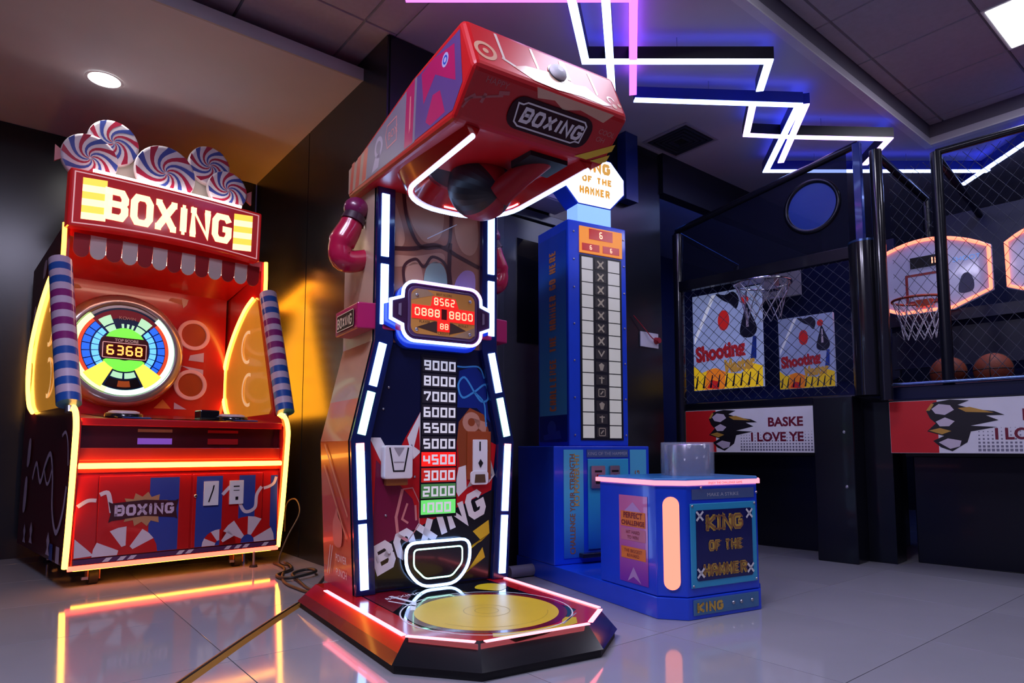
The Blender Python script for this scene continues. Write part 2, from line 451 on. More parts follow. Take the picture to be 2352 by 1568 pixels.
def ceiling_tiles(parent, u0, u1, v0, v1, au, av, z, skip=()):
    m0 = None
    for i in range(-14, 15):
        for j in range(-14, 15):
            a, b, c_, d = au + i * CT, au + (i + 1) * CT, av + j * CT, av + (j + 1) * CT
            a, b, c_, d = max(a, u0), min(b, u1), max(c_, v0), min(d, v1)
            if b - a < .03 or d - c_ < .03 or (i, j) in skip: continue
            w = RM((a + b) / 2, (c_ + d) / 2)
            if w.y < 1.5: continue
            k = .008
            MB().hexa([(a + k, c_ + k, z), (a + k, d - k, z), (b - k, d - k, z), (b - k, c_ + k, z)], [(a + .002, c_ + .002, z + .02), (a + .002, d - .002, z + .02), (b - .002, d - .002, z + .02), (b - .002, c_ + .002, z + .02)]).build('ceiling_tile', 'ceiling_tile_white', parent)
ceiling_tiles(rb, REC[0], REC[1], REC[2], REC[3], PU, PV, RECZ, skip={(0, 0)})
# suspended tile field over the left aisle
ub = ceil_slab('ceiling_grid', -6, 1.78, 0.0, 5.8, CEIL + .02, CEIL + .05, 'dark_void')
ceiling_tiles(ub, -6, 1.78, 0.6, 4.4, 1.57, 3.28, CEIL, skip={(-3, -3)})
# lowered gypsum soffit over the niche with an open shadow slot
sf = ceil_slab('ceiling_soffit', -6, 1.73, 3.62, 5.7, SOFF, SOFF + .06, 'gypsum_white')
struct(MB().box(-6, 1.73, 4.25, 4.31, SOFF + .06, CEIL).build('trim_soffit_upstand', 'dark_wall', sf))
mat('soffit_lip', (.40, .38, .40), .6)
struct(MB().box(-6, 1.73, 3.606, 3.62, SOFF - .004, SOFF + .075).build('trim_soffit_edge', 'soffit_lip', sf))

# grey metal door leaf and frames on the back wall, between the two tall games
dr = MB(); y0 = 3.26
for (a, b, yy) in ((2.50, 2.56, .02), (3.10, 3.16, .02)): dr.box(a, b, y0 - yy, y0 + .03, 0, 2.3)
dr.box(2.50, 3.16, y0 - .02, y0 + .03, 2.3, 2.36)
D1 = struct(dr.build('door_1', 'grey_metal_panel', bevel=.004)); D1.rotation_euler = (0, 0, RA)
MB().box(2.57, 3.09, y0 + .0, y0 + .025, 0.01, 2.29).build('door_leaf', 'grey_metal_panel', D1)
MB().box(2.68, 2.98, y0 - .006, y0 + .0, 1.45, 2.15).build('door_vision_panel', 'black_glass', D1)
MB().box(3.02, 3.05, y0 - .03, y0, .95, 1.2).build('door_handle', 'chrome', D1, bevel=.006)

# ------------------------------------------------------------------ lights that hang in the room
def led_fixture(label, pts, col, s, group, housing, w=.05, hgt=.075, ztop=None, scale=1.095, wires=(), up='blue'):
    P = [Vector((x * scale, y * scale)) for x, y in pts]
    root = thing('led_light_line', label, 'ceiling light', (P[0].x, P[0].y, LEDZ), 0, group)
    F = Face((-P[0].x, -P[0].y, 0), (1, 0, 0), (0, 1, 0))
    # housing: extruded channel, open side down
    MB().stroke(F, P, w, 0.004, th=hgt).stroke(F, P, w * .98, 0.0045).build('housing', housing, root)
    MB().stroke(Face((-P[0].x, -P[0].y, 0), (1, 0, 0), (0, 1, 0)), P, w * .92, -0.004, th=.008).stroke(F, P, w * .92, -.004).build('diffuser', glow(*((col[0], col[1], s))), root)
    MB().stroke(F, P, w * .7, hgt + .0045).build('uplight', glow(*UPL[up]), root)
    for (x, y) in wires:
        MB().tube([(x * scale - P[0].x, y * scale - P[0].y, hgt), (x * scale - P[0].x, y * scale - P[0].y, CEIL - LEDZ)], .0025, 5).build('suspension_wire', 'steel', root)
    return root
UPL = {'blue': ('led_uplight_blue', (.05, .08, 1.0), 2.5), 'violet': ('led_uplight_violet', (.40, .08, 1.0), 7.0)}
mat('led_housing_black', (.008, .008, .012), .35)
mat('led_housing_blue', (.01, .03, .45), .3)  # blue light on the housing sides put into their colour
WHT, PNK, MAG = ('led_white', (.30, .42, 1.0)), ('led_pink', (.62, .36, 1.0)), ('led_magenta', (.70, .08, 1.0))
G = 'zigzag led lines under the ceiling'
led_fixture('white angular led line passing behind the red machine head, with long bar and short return', [(.24, 2.4), (.28, 2.88), (.40, 3.37), (1.40, 3.37), (1.46, 3.66)], WHT, 8, G, 'led_housing_black', wires=[(.9, 3.37)])
led_fixture('straight white led line running down behind the red machine head', [(.38, 2.4), (.44, 2.88), (.60, 3.72)], WHT, 8, G, 'led_housing_black')
led_fixture('magenta led line right of the two white ones, pointing at the ceiling vent', [(.50, 2.4), (.57, 2.88), (.72, 3.70)], MAG, 4.5, G, 'led_housing_blue', up='violet')
led_fixture('long white led line with blue sides zigzagging back over the basketball cages', [(.74, 3.76), (1.76, 3.82), (1.93, 4.77), (3.62, 4.77)], WHT, 8, G, 'led_housing_blue', wires=[(1.2, 3.79), (2.3, 4.77), (3.0, 4.77)])
led_fixture('pale pink led line stepping in a small hook above the first basketball cage', [(1.48, 3.83), (1.575, 4.20), (1.90, 4.23), (2.57, 4.26), (2.62, 4.66)], PNK, 6, G, 'led_housing_black', wires=[(2.1, 4.24)])
led_fixture('short pink led line beside the corner of the long white one', [(1.80, 3.81), (1.98, 4.62)], PNK, 6, G, 'led_housing_blue')
led_fixture('diagonal white led line at the right edge above the second basketball cage', [(3.50, 3.75), (3.54, 4.32), (3.60, 5.03)], WHT, 8, G, 'led_housing_blue')
led_fixture('blue led line hidden behind the dark bulkhead right of the blue tower', [(1.171, 5.386), (2.958, 6.832)], ('led_deep_blue', (.03, .12, 1.0)), 25.0, G, 'led_housing_blue', scale=1.0, w=.08)  # added lamp, kept out of sight to wash the far wall blue
led_fixture('magenta led line grazing the top edge of the picture', [(-.5, 2.87), (.56, 2.87)], MAG, 4.5, G, 'led_housing_blue', w=.06, up='violet')

# round downlight in the soffit
p = RM(.46, 4.62, SOFF)
dl = thing('downlight', 'round white recessed downlight in the soffit above the candy machine', 'downlight', p)
F = Face((0, 0, 0), (1, 0, 0), (0, -1, 0))
MB().ring(F, 0, 0, .088, .105, .004, 40).build('trim_ring', 'white_plastic', dl)
MB().lathe(F, 0, 0, [(.09, -.002), (.088, .003)], 40).build('lens', glow('downlight_lens', (1, .98, .94), 14), dl)
spot_lamp('downlight_lamp', (p.x, p.y, SOFF - .03), 26, (1, .95, .88), 150, .8, .09, (p.x, p.y, 0))
# square led panels in the tile field, most of them unseen and added
def led_panel(u, v, label, s, lamp, zc=RECZ):
    p = RM(u + CT / 2, v + CT / 2, zc)
    o = thing('ceiling_light', label, 'panel light', p, RA, 'square led panels in the tiled ceiling')
    h = CT / 2 - .006
    MB().hexa([(-h, -h, -.004), (-h, h, -.004), (h, h, -.004), (h, -h, -.004)], [(-h, -h, .018), (-h, h, .018), (h, h, .018), (h, -h, .018)]).build('frame', 'white_plastic', o)
    k = h - .02
    MB().add([(-k, -k, -.006), (-k, k, -.006), (k, k, -.006), (k, -k, -.006)], [(0, 1, 2, 3)]).build('diffuser', glow('panel_light', (.93, .94, 1.0), s), o)
    if lamp:
        area_lamp('led_panel_lamp', (p.x, p.y, zc - .02), .55, lamp, (.70, .66, 1.0))
led_panel(PU, PV, 'square white led panel in the tiled ceiling, upper right corner', 9, 12)
for (i, j) in ((-4, 1), (-4, -3), (0, -3)):
    ob = [o for o in rb.children if abs((o.data.vertices[0].co.x - .008) - (PU + i * CT)) < .02 and abs((o.data.vertices[0].co.y - .008) - (PV + j * CT)) < .02]
    for o in ob: bpy.data.objects.remove(o)
LAMPS_OUT = [(-4, 1), (0, -3), (-4, -3)]  # unseen fittings; those beside and behind the camera are added as fill
for n_, (i, j) in enumerate(LAMPS_OUT):
    led_panel(PU + i * CT, PV + j * CT, ['square white led panel out of view above the aisle', 'square white led panel out of view right of the camera', 'square white led panel out of view behind the camera'][n_], 6, 8)
led_panel(1.57 - 3 * CT, 3.28 - 3 * CT, 'square white led panel out of view above the left aisle', 8, 38, CEIL)  # added panel, brightens the machine fronts on the left
led_panel(1.57 - 3 * CT, 3.28 - 5 * CT + .3, 'square white led panel out of view behind the left aisle', 8, 30, CEIL)  # second added panel for the same frontal fill
# ceiling vent
p = RM(4.18, 3.03, CEIL)
vt = thing('ceiling_vent', 'square grey air diffuser in the ceiling above the blue tower', 'vent', p, RA)
F = Face((0, 0, 0), (1, 0, 0), (0, -1, 0))
for k, r in enumerate((.20, .165, .13, .095, .06)):
    q = [(-r, -r), (r, -r), (r, r), (-r, r)]
    MB().stroke(F, q, .022, .001 + .004 * (4 - k) * 0 + .002, True, th=.008 + .002 * k).build('louvre', 'grey_metal_panel' if k else 'soffit_lip', vt)
MB().rect(F, -.19, .19, -.19, .19, .0012).build('throat', 'dark_void', vt)

# ================================================================== RED BOXING MACHINE (middle)
mat('side_cream', (.52, .36, .26), .32, coat=.2)
mat('side_tan', (.42, .26, .18), .32, coat=.2)
mat('side_orange', (.62, .10, .015), .28, coat=.3)  # red-orange paint that also carries the candy machine's orange light
mat('side_coral', (.60, .09, .05), .3, coat=.2)
mat('skin_light', (.52, .26, .16), .35)
mat('skin_mid', (.34, .13, .075), .35)
mat('skin_dark', (.13, .035, .025), .35)
mat('skin_deep', (.06, .012, .012), .35)
mat('glove_red', (.42, .008, .05), .25, coat=.4)
glow('led_cool', (.34, .55, 1.0), 6.0)
glow('led_mint', (.40, 1.0, .75), 4.0)
glow('led_rose', (1.0, .30, .32), 3.0)
glow('led_deck', (1.0, .20, .24), 4.0)
glow('led_lilac', (.55, .32, 1.0), 4.0)
glow('digit_red', (1.0, .30, .18), 2.6)
glow('window_red', (1.0, .015, .010), .75)
glow('window_red_dim', (.8, .02, .012), .30)
glow('window_green', (.15, .75, .16), .8)
glow('window_green_dim', (.10, .35, .10), .25)
M1 = thing('boxing_machine', 'tall red boxing punch machine with hanging ball and yellow target deck', 'arcade machine', (.158, 2.295, 0), R(33))
def P1(b, name, m, bevel=0.0, parent=None, **k): return b.build(name, m, parent or M1, bevel, **k)
def inset(poly, d):
    n = len(poly); out = []
    for i in range(n):
        a, b, c = Vector(poly[i - 1]), Vector(poly[i]), Vector(poly[(i + 1) % n])
        d1, d2 = (b - a).normalized(), (c - b).normalized()
        n1, n2 = Vector((-d1.y, d1.x)), Vector((-d2.y, d2.x)); m = n1 + n2; m = m / max(.3, m.dot(n1))
        out.append(tuple(b + m * d))
    return out
# deck platform (outline counter-clockwise seen from above)
O0 = [(-.52, 1.36), (-.505, .25), (-.29, .02), (.205, .0), (.425, .17), (.435, 1.36)]
O1 = inset(O0, .012); O2 = inset(O0, .065)
lay = lambda o, z: [(x, y, z) for x, y in o]
b = MB(); b.hexa(lay(inset(O0, .01), 0.0), lay(inset(O0, .01), .03)); P1(b, 'base_skirt', 'black_rubber')
b = MB()
n = len(O0)
for i in range(n):
    j = (i + 1) % n
    if i in (0, 4): continue
    b.add([(*O0[i], .03), (*O0[j], .03), (*O2[j], .112), (*O2[i], .112)], [(0, 1, 2, 3)])
b.add(lay(O0, .0301), [tuple(range(n))[::-1]])
P1(b, 'base_bevel', 'black_gloss')
for i in (0, 4):
    j = (i + 1) % n
    q0, q1 = [(O0[k][0] * .6 + O2[k][0] * .4, O0[k][1] * .6 + O2[k][1] * .4, .063) for k in (i, j)]
    P1(MB().add([(*O0[i], .03), (*O0[j], .03), q1, q0], [(0, 1, 2, 3)]), 'base_side_panel', 'dark_red')
    P1(MB().add([q0, q1, (*O2[j], .112), (*O2[i], .112)], [(0, 1, 2, 3)]), 'base_red_trim', 'red_gloss')
O3 = inset(O0, .15)
b = MB(); b.add(lay(O2, .112) + lay(O3, .112), [(i, (i + 1) % n, n + (i + 1) % n, n + i) for i in range(n)]); P1(b, 'deck_rim', 'red_gloss')
P1(MB().add(lay(O3, .1115), [tuple(range(n))]), 'deck_glass', 'black_glass')
FD = Face((0, 0, .1115), (1, 0, 0), (0, 1, 0))
cx, cy = -.035, .42
P1(MB().ring(FD, cx, cy, .335, .341, .001, 56), 'target_line', 'white_print')
P1(MB().ring(FD, cx, cy, .285, .318, .001, 56), 'target_ring', 'dark_red')
P1(MB().disc(FD, cx, cy, .285, .0012, 56), 'target_disc', 'yellow_print')
mat('yellow_dark', (.55, .36, .02), .4)
P1(MB().ring(FD, cx, cy, .09, .094, .0016, 30).ring(FD, cx, cy, .045, .049, .0016, 30).ring(FD, cx, cy, .24, .243, .0016, 48, 200, 330), 'target_marks', 'yellow_dark')
mat('yellow_flat', (.70, .48, .01), .35)
P1(MB().poly(FD, spline([(.13, .80), (.18, .86), (.25, .86), (.28, .80), (.26, .74), (.20, .70), (.16, .74)], 4, True), .001), 'glove_print', 'yellow_flat')
P1(MB().poly(FD, [(-.20, .10), (-.17, .155), (-.05, .10), (.10, .11), (.16, .18), (.20, .15), (.15, .08), (.0, .055), (-.12, .05)], .0008), 'glove_print', 'yellow_flat')
b = MB().stroke(FD, [(-.26, .86), (-.22, .70), (-.28, .58)], .02).stroke(FD, [(-.30, .78), (-.24, .64)], .012)
b.words(FD, 'BOXING', -.30, .80, .035, shear=.2, rot=10); P1(b, 'deck_lettering', 'white_print')
P1(MB().poly(FD, [(-.355, 1.0), (-.355, .6), (-.25, .72), (-.16, .85), (-.2, 1.0)], .0006), 'deck_red_print', 'dark_red')
for (pts, m) in (([(-.462, 1.12), (-.452, .275)], 'led_deck'), ([(-.448, .262), (-.285, .075)], 'led_deck'), ([(-.255, .062), (.175, .045)], 'led_deck'), ([(.195, .06), (.350, .185)], 'led_deck'), ([(.365, .21), (.372, .95)], 'led_deck')):
    P1(MB().stroke(FD, pts, .018, .001, th=.004), 'deck_light_strip', m)
P1(MB().stroke(FD, [(.10, .10), (.24, .20)], .006, .001), 'deck_scratch', 'grey_print')

# cabinet
YF, YB = .955, 1.36
H = [(-.39, .112), (-.425, .785), (-.322, 1.24), (-.322, 1.975)]
OUT = [(x, z) for x, z in H] + [(-x, z) for x, z in H[::-1]]
FF = Face((0, YF, 0))
P1(MB().hexa([(x, YF, z) for x, z in OUT], [(x, YB, z) for x, z in OUT]), 'cabinet_body', 'black_matte')
def side_quad(s, k, t0, t1, m, name='side_panel', y0=YF + .0, y1=YB - .0, off=.004):
    (xa, za), (xb, zb) = H[k], H[k + 1]
    a, b = (xa + (xb - xa) * t0, za + (zb - za) * t0), (xa + (xb - xa) * t1, za + (zb - za) * t1)
    q = [(s * (-a[0]) + s * off, y0, a[1]), (s * (-a[0]) + s * off, y1, a[1]), (s * (-b[0]) + s * off, y1, b[1]), (s * (-b[0]) + s * off, y0, b[1])]
    P1(MB().add(q, [(0, 1, 2, 3)]), name, m)
for s in (-1, 1):
    side_quad(s, 0, .0, .12, 'magenta_print'); side_quad(s, 0, .12, .62, 'side_coral'); side_quad(s, 0, .62, 1, 'side_orange')
    side_quad(s, 1, 0, .42, 'side_coral'); side_quad(s, 1, .42, 1, 'side_tan')
    side_quad(s, 2, 0, 1, 'side_cream')
FL = Face((-.41, YF, 0), (0, -1, 0), (0, 0, 1))
# prints on the left flank
FL2 = Face((-.396, YF, .112), (0, -1, 0), Vector((-.035, 0, .673)))
P1(MB().stroke(FL2, [(-.32, .66), (-.02, .34)], .014, .004).stroke(FL2, [(-.34, .56), (-.04, .24)], .014, .004), 'flank_stripe', mat('pale_orange', (.75, .30, .16), .35), split=True)
P1(MB().poly(FL2, spline([(-.22, .20), (-.12, .20), (-.10, .29), (-.15, .33), (-.16, .38), (-.20, .33), (-.23, .29)], 4, True), .004), 'flank_emblem', mat('coral_pale', (.72, .22, .16), .35))
P1(MB().words(FL2, 'POWER', -.20, .125, .035, .005, wide=.9).words(FL2, 'PUNCH', -.20, .06, .035, .005, wide=.9).stroke(FL2, [(-.33, .05), (-.27, .19)], .008, .005).stroke(FL2, [(-.30, .05), (-.24, .19)], .008, .005), 'flank_lettering', 'white_print')
# posts with light segments
def post(s):
    pts = [(-.39, .112), (-.425, .785), (-.322, 1.24), (-.322, 1.975)]; inn = [(-.30, .112), (-.335, .785), (-.235, 1.24), (-.235, 1.975)]
    q = pts + inn[::-1]
    b = MB().slab(FF, [(-s * x, z) for x, z in q] if s > 0 else q, 0, .03); P1(b, 'post_frame', 'navy_gloss', .004)
    def mid(t, k): 
        (a, b_), (c, d) = [((pts[i][0] + inn[i][0]) / 2 - .006, pts[i][1]) for i in (k, k + 1)]
        return (a + (c - a) * t, b_ + (d - b_) * t)
    for k, t0, t1, m in ((0, .04, .46, 'led_cool'), (0, .49, .97, 'led_cool'), (1, .06, .48, 'led_mint'), (1, .54, .97, 'led_cool'), (2, .10, .48, 'led_cool'), (2, .53, .93, 'led_cool')):
        P = [mid(t0, k), mid(t1, k)]
        P1(MB().stroke(FF, [(-s * x if s > 0 else x, z) for x, z in P], .036, .0305, th=.006), 'post_light_segment', m)
    P = [mid(.93, 0), mid(.985, 0)]
    P1(MB().stroke(FF, [(-s * x if s > 0 else x, z) for x, z in P], .036, .0308, th=.006), 'post_light_end', 'led_rose')
post(-1); post(1)
# torso artwork on the upper front
b = MB().rect(FF, -.235, .235, 1.24, 1.972, .004); P1(b, 'torso_panel', 'skin_mid')
FT = Face((0, YF - .004, 0))
def sh(name, m, pts, off=.001, F=FT): return P1(MB().poly(F, spline([(x, z) for x, z in pts], 4, True), off), name, m)
sh('torso_chest', 'skin_light', [(-.17, 1.95), (-.14, 1.82), (-.07, 1.74), (.01, 1.78), (.03, 1.90), (.0, 1.965), (-.10, 1.97)])
sh('torso_chest', 'skin_light', [(.10, 1.96), (.09, 1.82), (.13, 1.73), (.19, 1.72), (.225, 1.80), (.20, 1.96)])
sh('torso_arm', 'skin_light', [(-.233, 1.90), (-.205, 1.85), (-.175, 1.74), (-.20, 1.69), (-.233, 1.70)])
sh('torso_rib', 'skin_light', [(-.23, 1.65), (-.12, 1.665), (.0, 1.70), (.035, 1.69), (.02, 1.655), (-.10, 1.63), (-.16, 1.61), (-.232, 1.60)])
b = MB().stroke(FT, spline([(-.185, 1.965), (-.165, 1.84), (-.10, 1.72), (.0, 1.73), (.06, 1.76), (.07, 1.965)], 6), .018, .0014)
b.stroke(FT, spline([(-.23, 1.685), (-.13, 1.70), (-.02, 1.735), (.06, 1.72), (.11, 1.70), (.23, 1.66)], 6), .02, .0014)
b.stroke(FT, [(.065, 1.76), (.06, 1.62), (.075, 1.50)], .022, .0014)
P1(b, 'torso_outline', 'skin_deep')
sh('torso_abdomen', 'skin_light', [(-.17, 1.52), (-.165, 1.60), (-.12, 1.635), (-.085, 1.60), (-.085, 1.50)])
sh('torso_abdomen', mat('skin_green', (.32, .42, .32), .35), [(-.07, 1.50), (-.065, 1.61), (-.01, 1.655), (.04, 1.62), (.05, 1.52), (.0, 1.47)])
sh('torso_abdomen', mat('skin_lilac', (.42, .24, .44), .35), [(.09, 1.50), (.10, 1.58), (.15, 1.635), (.205, 1.62), (.20, 1.50), (.15, 1.46)])
P1(MB().stroke(FT, spline([(-.165, 1.48), (-.18, 1.60), (-.12, 1.65), (-.075, 1.62), (-.03, 1.675), (.045, 1.64), (.06, 1.50)], 6), .014, .002), 'torso_outline', 'skin_deep')
P1(MB().stroke(FT, [(-.06, 1.76), (.10, 1.86)], .004, .003), 'torso_scratch', 'white_print')
# lower front art
FRI = [(-.30, .118), (-.335, .785), (-.235, 1.24), (.235, 1.24), (.335, .785), (.30, .118)]
P1(MB().slab(FF, FRI, 0, .004), 'front_panel', mat('front_navy', (.004, .006, .035), .15, coat=.15))
FP = Face((0, YF - .004, 0))
P1(MB().poly(FP, [(-.333, .80), (-.312, .30), (.305, .545), (.333, .77), (.20, .83), (.11, .79), (-.08, .93), (-.16, .80), (-.20, .72)], .0008), 'front_red_print', 'red_print')
P1(MB().poly(FP, [(-.30, .70), (-.312, .30), (-.08, .39), (-.12, .52), (-.20, .60)], .0012), 'front_shade_print', mat('crimson_print', (.17, .004, .04), .3))
P1(MB().poly(FP, [(-.333, .80), (-.26, .66), (-.22, .70), (-.28, .80)], .0016).poly(FP, [(-.15, .80), (-.08, .93), (-.075, .92), (-.075, .74), (-.12, .70)], .0016), 'front_white_shard', 'white_print', split=True)
P1(MB().poly(FP, [(-.115, .76), (-.09, .86), (-.085, .74)], .002), 'front_red_shard', 'red_print')
P1(MB().poly(FP, [(.11, .79), (.12, .88), (.18, .95), (.26, .92), (.29, .84), (.25, .72), (.20, .60), (.13, .64)], .0012), 'front_brown_print', mat('rust_print', (.28, .055, .012), .35))
P1(MB().ring(FP, .19, .88, .02, .05, .0016, 20).poly(FP, [(.20, .90), (.28, .88), (.27, .82), (.23, .85)], .0016), 'front_face_print', mat('peach_print', (.55, .25, .17), .35))
P1(MB().poly(FP, [(.11, .95), (.12, 1.13), (.21, 1.16), (.27, 1.10), (.285, .93), (.30, .88), (.22, .95)], .0010), 'blue_shorts_print', mat('deep_blue_print', (.005, .02, .20), .2, coat=.3))
b = MB().stroke(FP, spline([(.205, 1.03), (.15, 1.10), (.115, 1.06), (.14, 1.0), (.205, 1.03), (.27, 1.07), (.285, 1.0), (.245, .985), (.205, 1.03)], 5), .010, .0018)
b.stroke(FP, spline([(.205, 1.03), (.26, .98), (.27, .90), (.275, .86)], 5), .008, .0018).stroke(FP, spline([(.06, 1.155), (.14, 1.15), (.23, 1.155), (.262, 1.10)], 5), .008, .0018)
P1(b, 'blue_swirl_print', mat('cyan_print', (.05, .28, .65), .3))
P1(MB().poly(FP, [(.10, .56), (.12, .66), (.16, .67), (.165, .56), (.30, .655), (.325, .62), (.29, .58), (.30, .70), (.265, .73), (.24, .62), (.12, .52)], .0016), 'front_white_shard', 'white_print', split=True)
# black diagonal band with lettering
P1(MB().poly(FP, [(-.312, .30), (-.302, .125), (.30, .125), (.322, .545)], .0010), 'front_black_band', mat('front_black', (.006, .006, .007), .2, coat=.3))
P1(MB().glyphs(FP, 'BOXING', -.285, .185, .13, w=.105, lw=.032, gap=.010, off=.002, shear=.10, rot=24), 'front_lettering', 'white_print')
P1(MB().poly(FP, [(.12, .22), (.295, .335), (.29, .40), (.20, .35), (.25, .30), (.13, .25)], .0022).poly(FP, [(.10, .13), (.27, .22), (.255, .27), (.17, .16)], .0022), 'front_yellow_shard', 'yellow_print', split=True)
P1(MB().stroke(FP, [(-.17, .565), (-.20, .44), (-.19, .36), (-.14, .33)], .014, .002).stroke(FP, [(-.17, .565), (-.12, .57), (-.085, .50), (-.085, .40), (-.14, .33)], .005, .002).stroke(FP, [(-.145, .50), (-.17, .43), (-.14, .41)], .01, .002).stroke(FP, [(-.105, .49), (-.10, .42)], .01, .002), 'front_hood_print', mat('pink_print', (.62, .22, .22), .35))
for (x, z) in ((-.245, 1.03), (-.27, .93), (-.26, .72), (-.13, .765), (-.11, .62), (-.25, .45), (-.23, .28), (.28, .74), (.30, .62)):
    P1(MB().lathe(FP, x, z, [(.006, .001), (.006, .004), (.003, .006)], 10), 'screw', 'steel')
# column of score windows
NUM = ['9000', '8000', '7000', '6000', '5500', '5000', '4500', '3000', '2000', '1000']
zt, dz = 1.185, .0745
P1(MB().rect(FP, -.085, .108, zt - 10 * dz - .01, zt + .01, .003), 'score_backplate', 'black_glass')
mat('score_dark', (.03, .025, .03), .2, coat=.4)
wm = ['score_dark'] * 6 + ['window_red', 'window_red_dim', 'window_green_dim', 'window_green']
for k, t in enumerate(NUM):
    z1 = zt - k * dz
    w = P1(MB().slab(FP, [(-.078, z1 - dz + .004), (.102, z1 - dz + .004), (.102, z1 - .004), (-.078, z1 - .004)], .003, .006), 'score_window', wm[k])
    MB().glyphs(FP, t, -.071, z1 - dz + .012, .047, w=.036, lw=.0095, gap=.008, off=.0075).build('score_number', mat('score_white', (.75, .75, .78), .3, emit=(.8, .8, .9), es=.35), w)
# coin acceptors
c = P1(MB().slab(FP, rrect(-.278, -.142, .615, .765, .012), .002, .05), 'coin_box', 'white_plastic', .004)
FC = Face((0, YF - .054, 0))
MB().stroke(FC, [(-.255, .755), (-.235, .65), (-.185, .65), (-.165, .755)], .007, .001).build('coin_slot', 'black_matte', c)
MB().poly(FC, [(-.235, .755), (-.185, .755), (-.21, .715)], .0012).stroke(FC, [(-.235, .69), (-.185, .69)], .004, .0012).build('coin_mark', 'grey_print', c)
P1(MB().slab(FP, [(-.262, .585), (-.158, .585), (-.158, .615), (-.262, .615)], .002, .035), 'coin_return', mat('amber_plastic', (.30, .10, .02), .2, coat=.4), .003)
c = P1(MB().slab(FP, [(.165, .60), (.30, .60), (.30, .835), (.165, .835)], .002, .006), 'coin_door', mat('rust_door', (.33, .06, .012), .3, coat=.2), .002)
MB().slab(FP, rrect(.195, .275, .635, .795, .006), .006, .014).build('coin_plate', 'white_plastic', c)
FC = Face((0, YF - .0185, 0))
MB().rect(FC, .228, .236, .74, .785, .001).poly(FC, [(.235, .70), (.25, .68), (.235, .655), (.222, .68)], .001).build('coin_slot', 'black_matte', c)
MB().slab(FP, rrect(.182, .278, .575, .64, .015), .006, .018).build('coin_cup', 'white_plastic', c)
MB().slab(FP, [(.20, .585), (.262, .585), (.258, .625), (.205, .625)], .018, .02).build('coin_cup_hole', mat('brown_hole', (.10, .05, .02), .5), c)
# kick speaker with double light ring
FS = Face((0, YF - .018, 0))
def trap(x0, x1, x2, x3, z0, z1, r):
    q = [(x2, z0), (x3, z0), (x1, z0 + (z1 - z0) * .42), (x1, z1), (x0, z1), (x0, z0 + (z1 - z0) * .42)]
    out = []
    n = len(q)
    for i in range(n):
        a, b, c = Vector(q[i - 1]), Vector(q[i]), Vector(q[(i + 1) % n])
        p, e = b + (a - b).normalized() * r, b + (c - b).normalized() * r
        for t in range(5):
            t /= 4; out.append(tuple(p * (1 - t) ** 2 + b * 2 * t * (1 - t) + e * t * t))
    return out
P1(MB().slab(FP, trap(-.165, .175, -.085, .10, .075 + .04, .325, .05), .002, .026), 'speaker_housing', 'black_gloss', .004)
P1(MB().stroke(FS, trap(-.16, .17, -.083, .098, .12, .322, .05), .012, .010, True, th=.008), 'speaker_light_ring', 'led_cool')
P1(MB().stroke(FS, trap(-.12, .13, -.062, .075, .155, .29, .02), .007, .010, True, th=.003), 'speaker_inner_ring', 'led_mint')
P1(MB().poly(FS, trap(-.117, .127, -.06, .073, .158, .287, .02), .0105), 'speaker_grille', 'black_matte')
# belt with buckle display
for s in (-1, 1):
    b = MB(); x0, x1 = (.18, .40)
    b.hexa([(s * x0, .90, 1.29), (s * x1, .95, 1.29), (s * x1, 1.26, 1.29), (s * x0, 1.26, 1.29)][::s], [(s * x0, .90, 1.41), (s * x1, .95, 1.41), (s * x1, 1.26, 1.41), (s * x0, 1.26, 1.41)][::s])
    bb = P1(b, 'belt_band', 'magenta_print', .006)
FB = Face((-.402, .95, 0), (0, -1, 0), (0, 0, 1))
P1(MB().rect(FB, -.27, -.03, 1.305, 1.385, .003), 'belt_badge', 'black_matte')
P1(MB().glyphs(FB, 'BOXING', -.26, 1.318, .05, w=.032, lw=.009, gap=.006, off=.005).stroke(FB, rrect(-.268, -.032, 1.307, 1.383, .01), .004, .005, True), 'belt_badge_lettering', mat('cream_print', (.8, .65, .45), .4))
FK = Face((-.002, .90, 1.385))
BW, BH = .205, .137
def buckle(d=0.0):
    w, h = BW + d, BH + d
    q = [(w, .060 + d * .4), (w + .058, .040 + d * .4), (w + .058, -.045 - d * .4), (w, -.068 - d * .4)]
    return arc(-w + .06 + d, h - .06 - d, .06 + d, 90, 165, 5)[:] + [(-x, z) for x, z in q] + arc(-w + .06 + d, -h + .06 + d, .06 + d, 195, 270, 5) + arc(w - .06 - d, -h + .06 + d, .06 + d, 270, 345, 5) + q[::-1] + arc(w - .06 - d, h - .06 - d, .06 + d, 15, 90, 5)
P1(MB().slab(FK, buckle(0), -.05, .012), 'buckle_housing', mat('buckle_plum', (.05, .012, .05), .22, coat=.4), .003)
P1(MB().slab(FK, [(x - .012, z - .022) for x, z in buckle(.012)], -.055, -.012), 'buckle_shadow_plate', mat('buckle_blue', (.01, .05, .55), .2, coat=.3))  # blue plate set lower behind the buckle
q = buckle(.002)
P1(MB().stroke(FK, q, .013, .008, True, th=.010), 'buckle_light_ring', 'led_cool')
k = len(q)
P1(MB().stroke(FK, q[k // 2:k // 2 + 7], .0135, .0082, False, th=.0105), 'buckle_light_tint', 'led_lilac')
P1(MB().stroke(FK, q[-6:] + q[:1], .0135, .0082, False, th=.0105), 'buckle_light_tint', 'led_lilac')
P1(MB().slab(FK, rrect(-.182, .182, -.118, .118, .04), .012, .018), 'buckle_bezel', mat('bezel_violet', (.12, .06, .16), .25, coat=.4), .003)
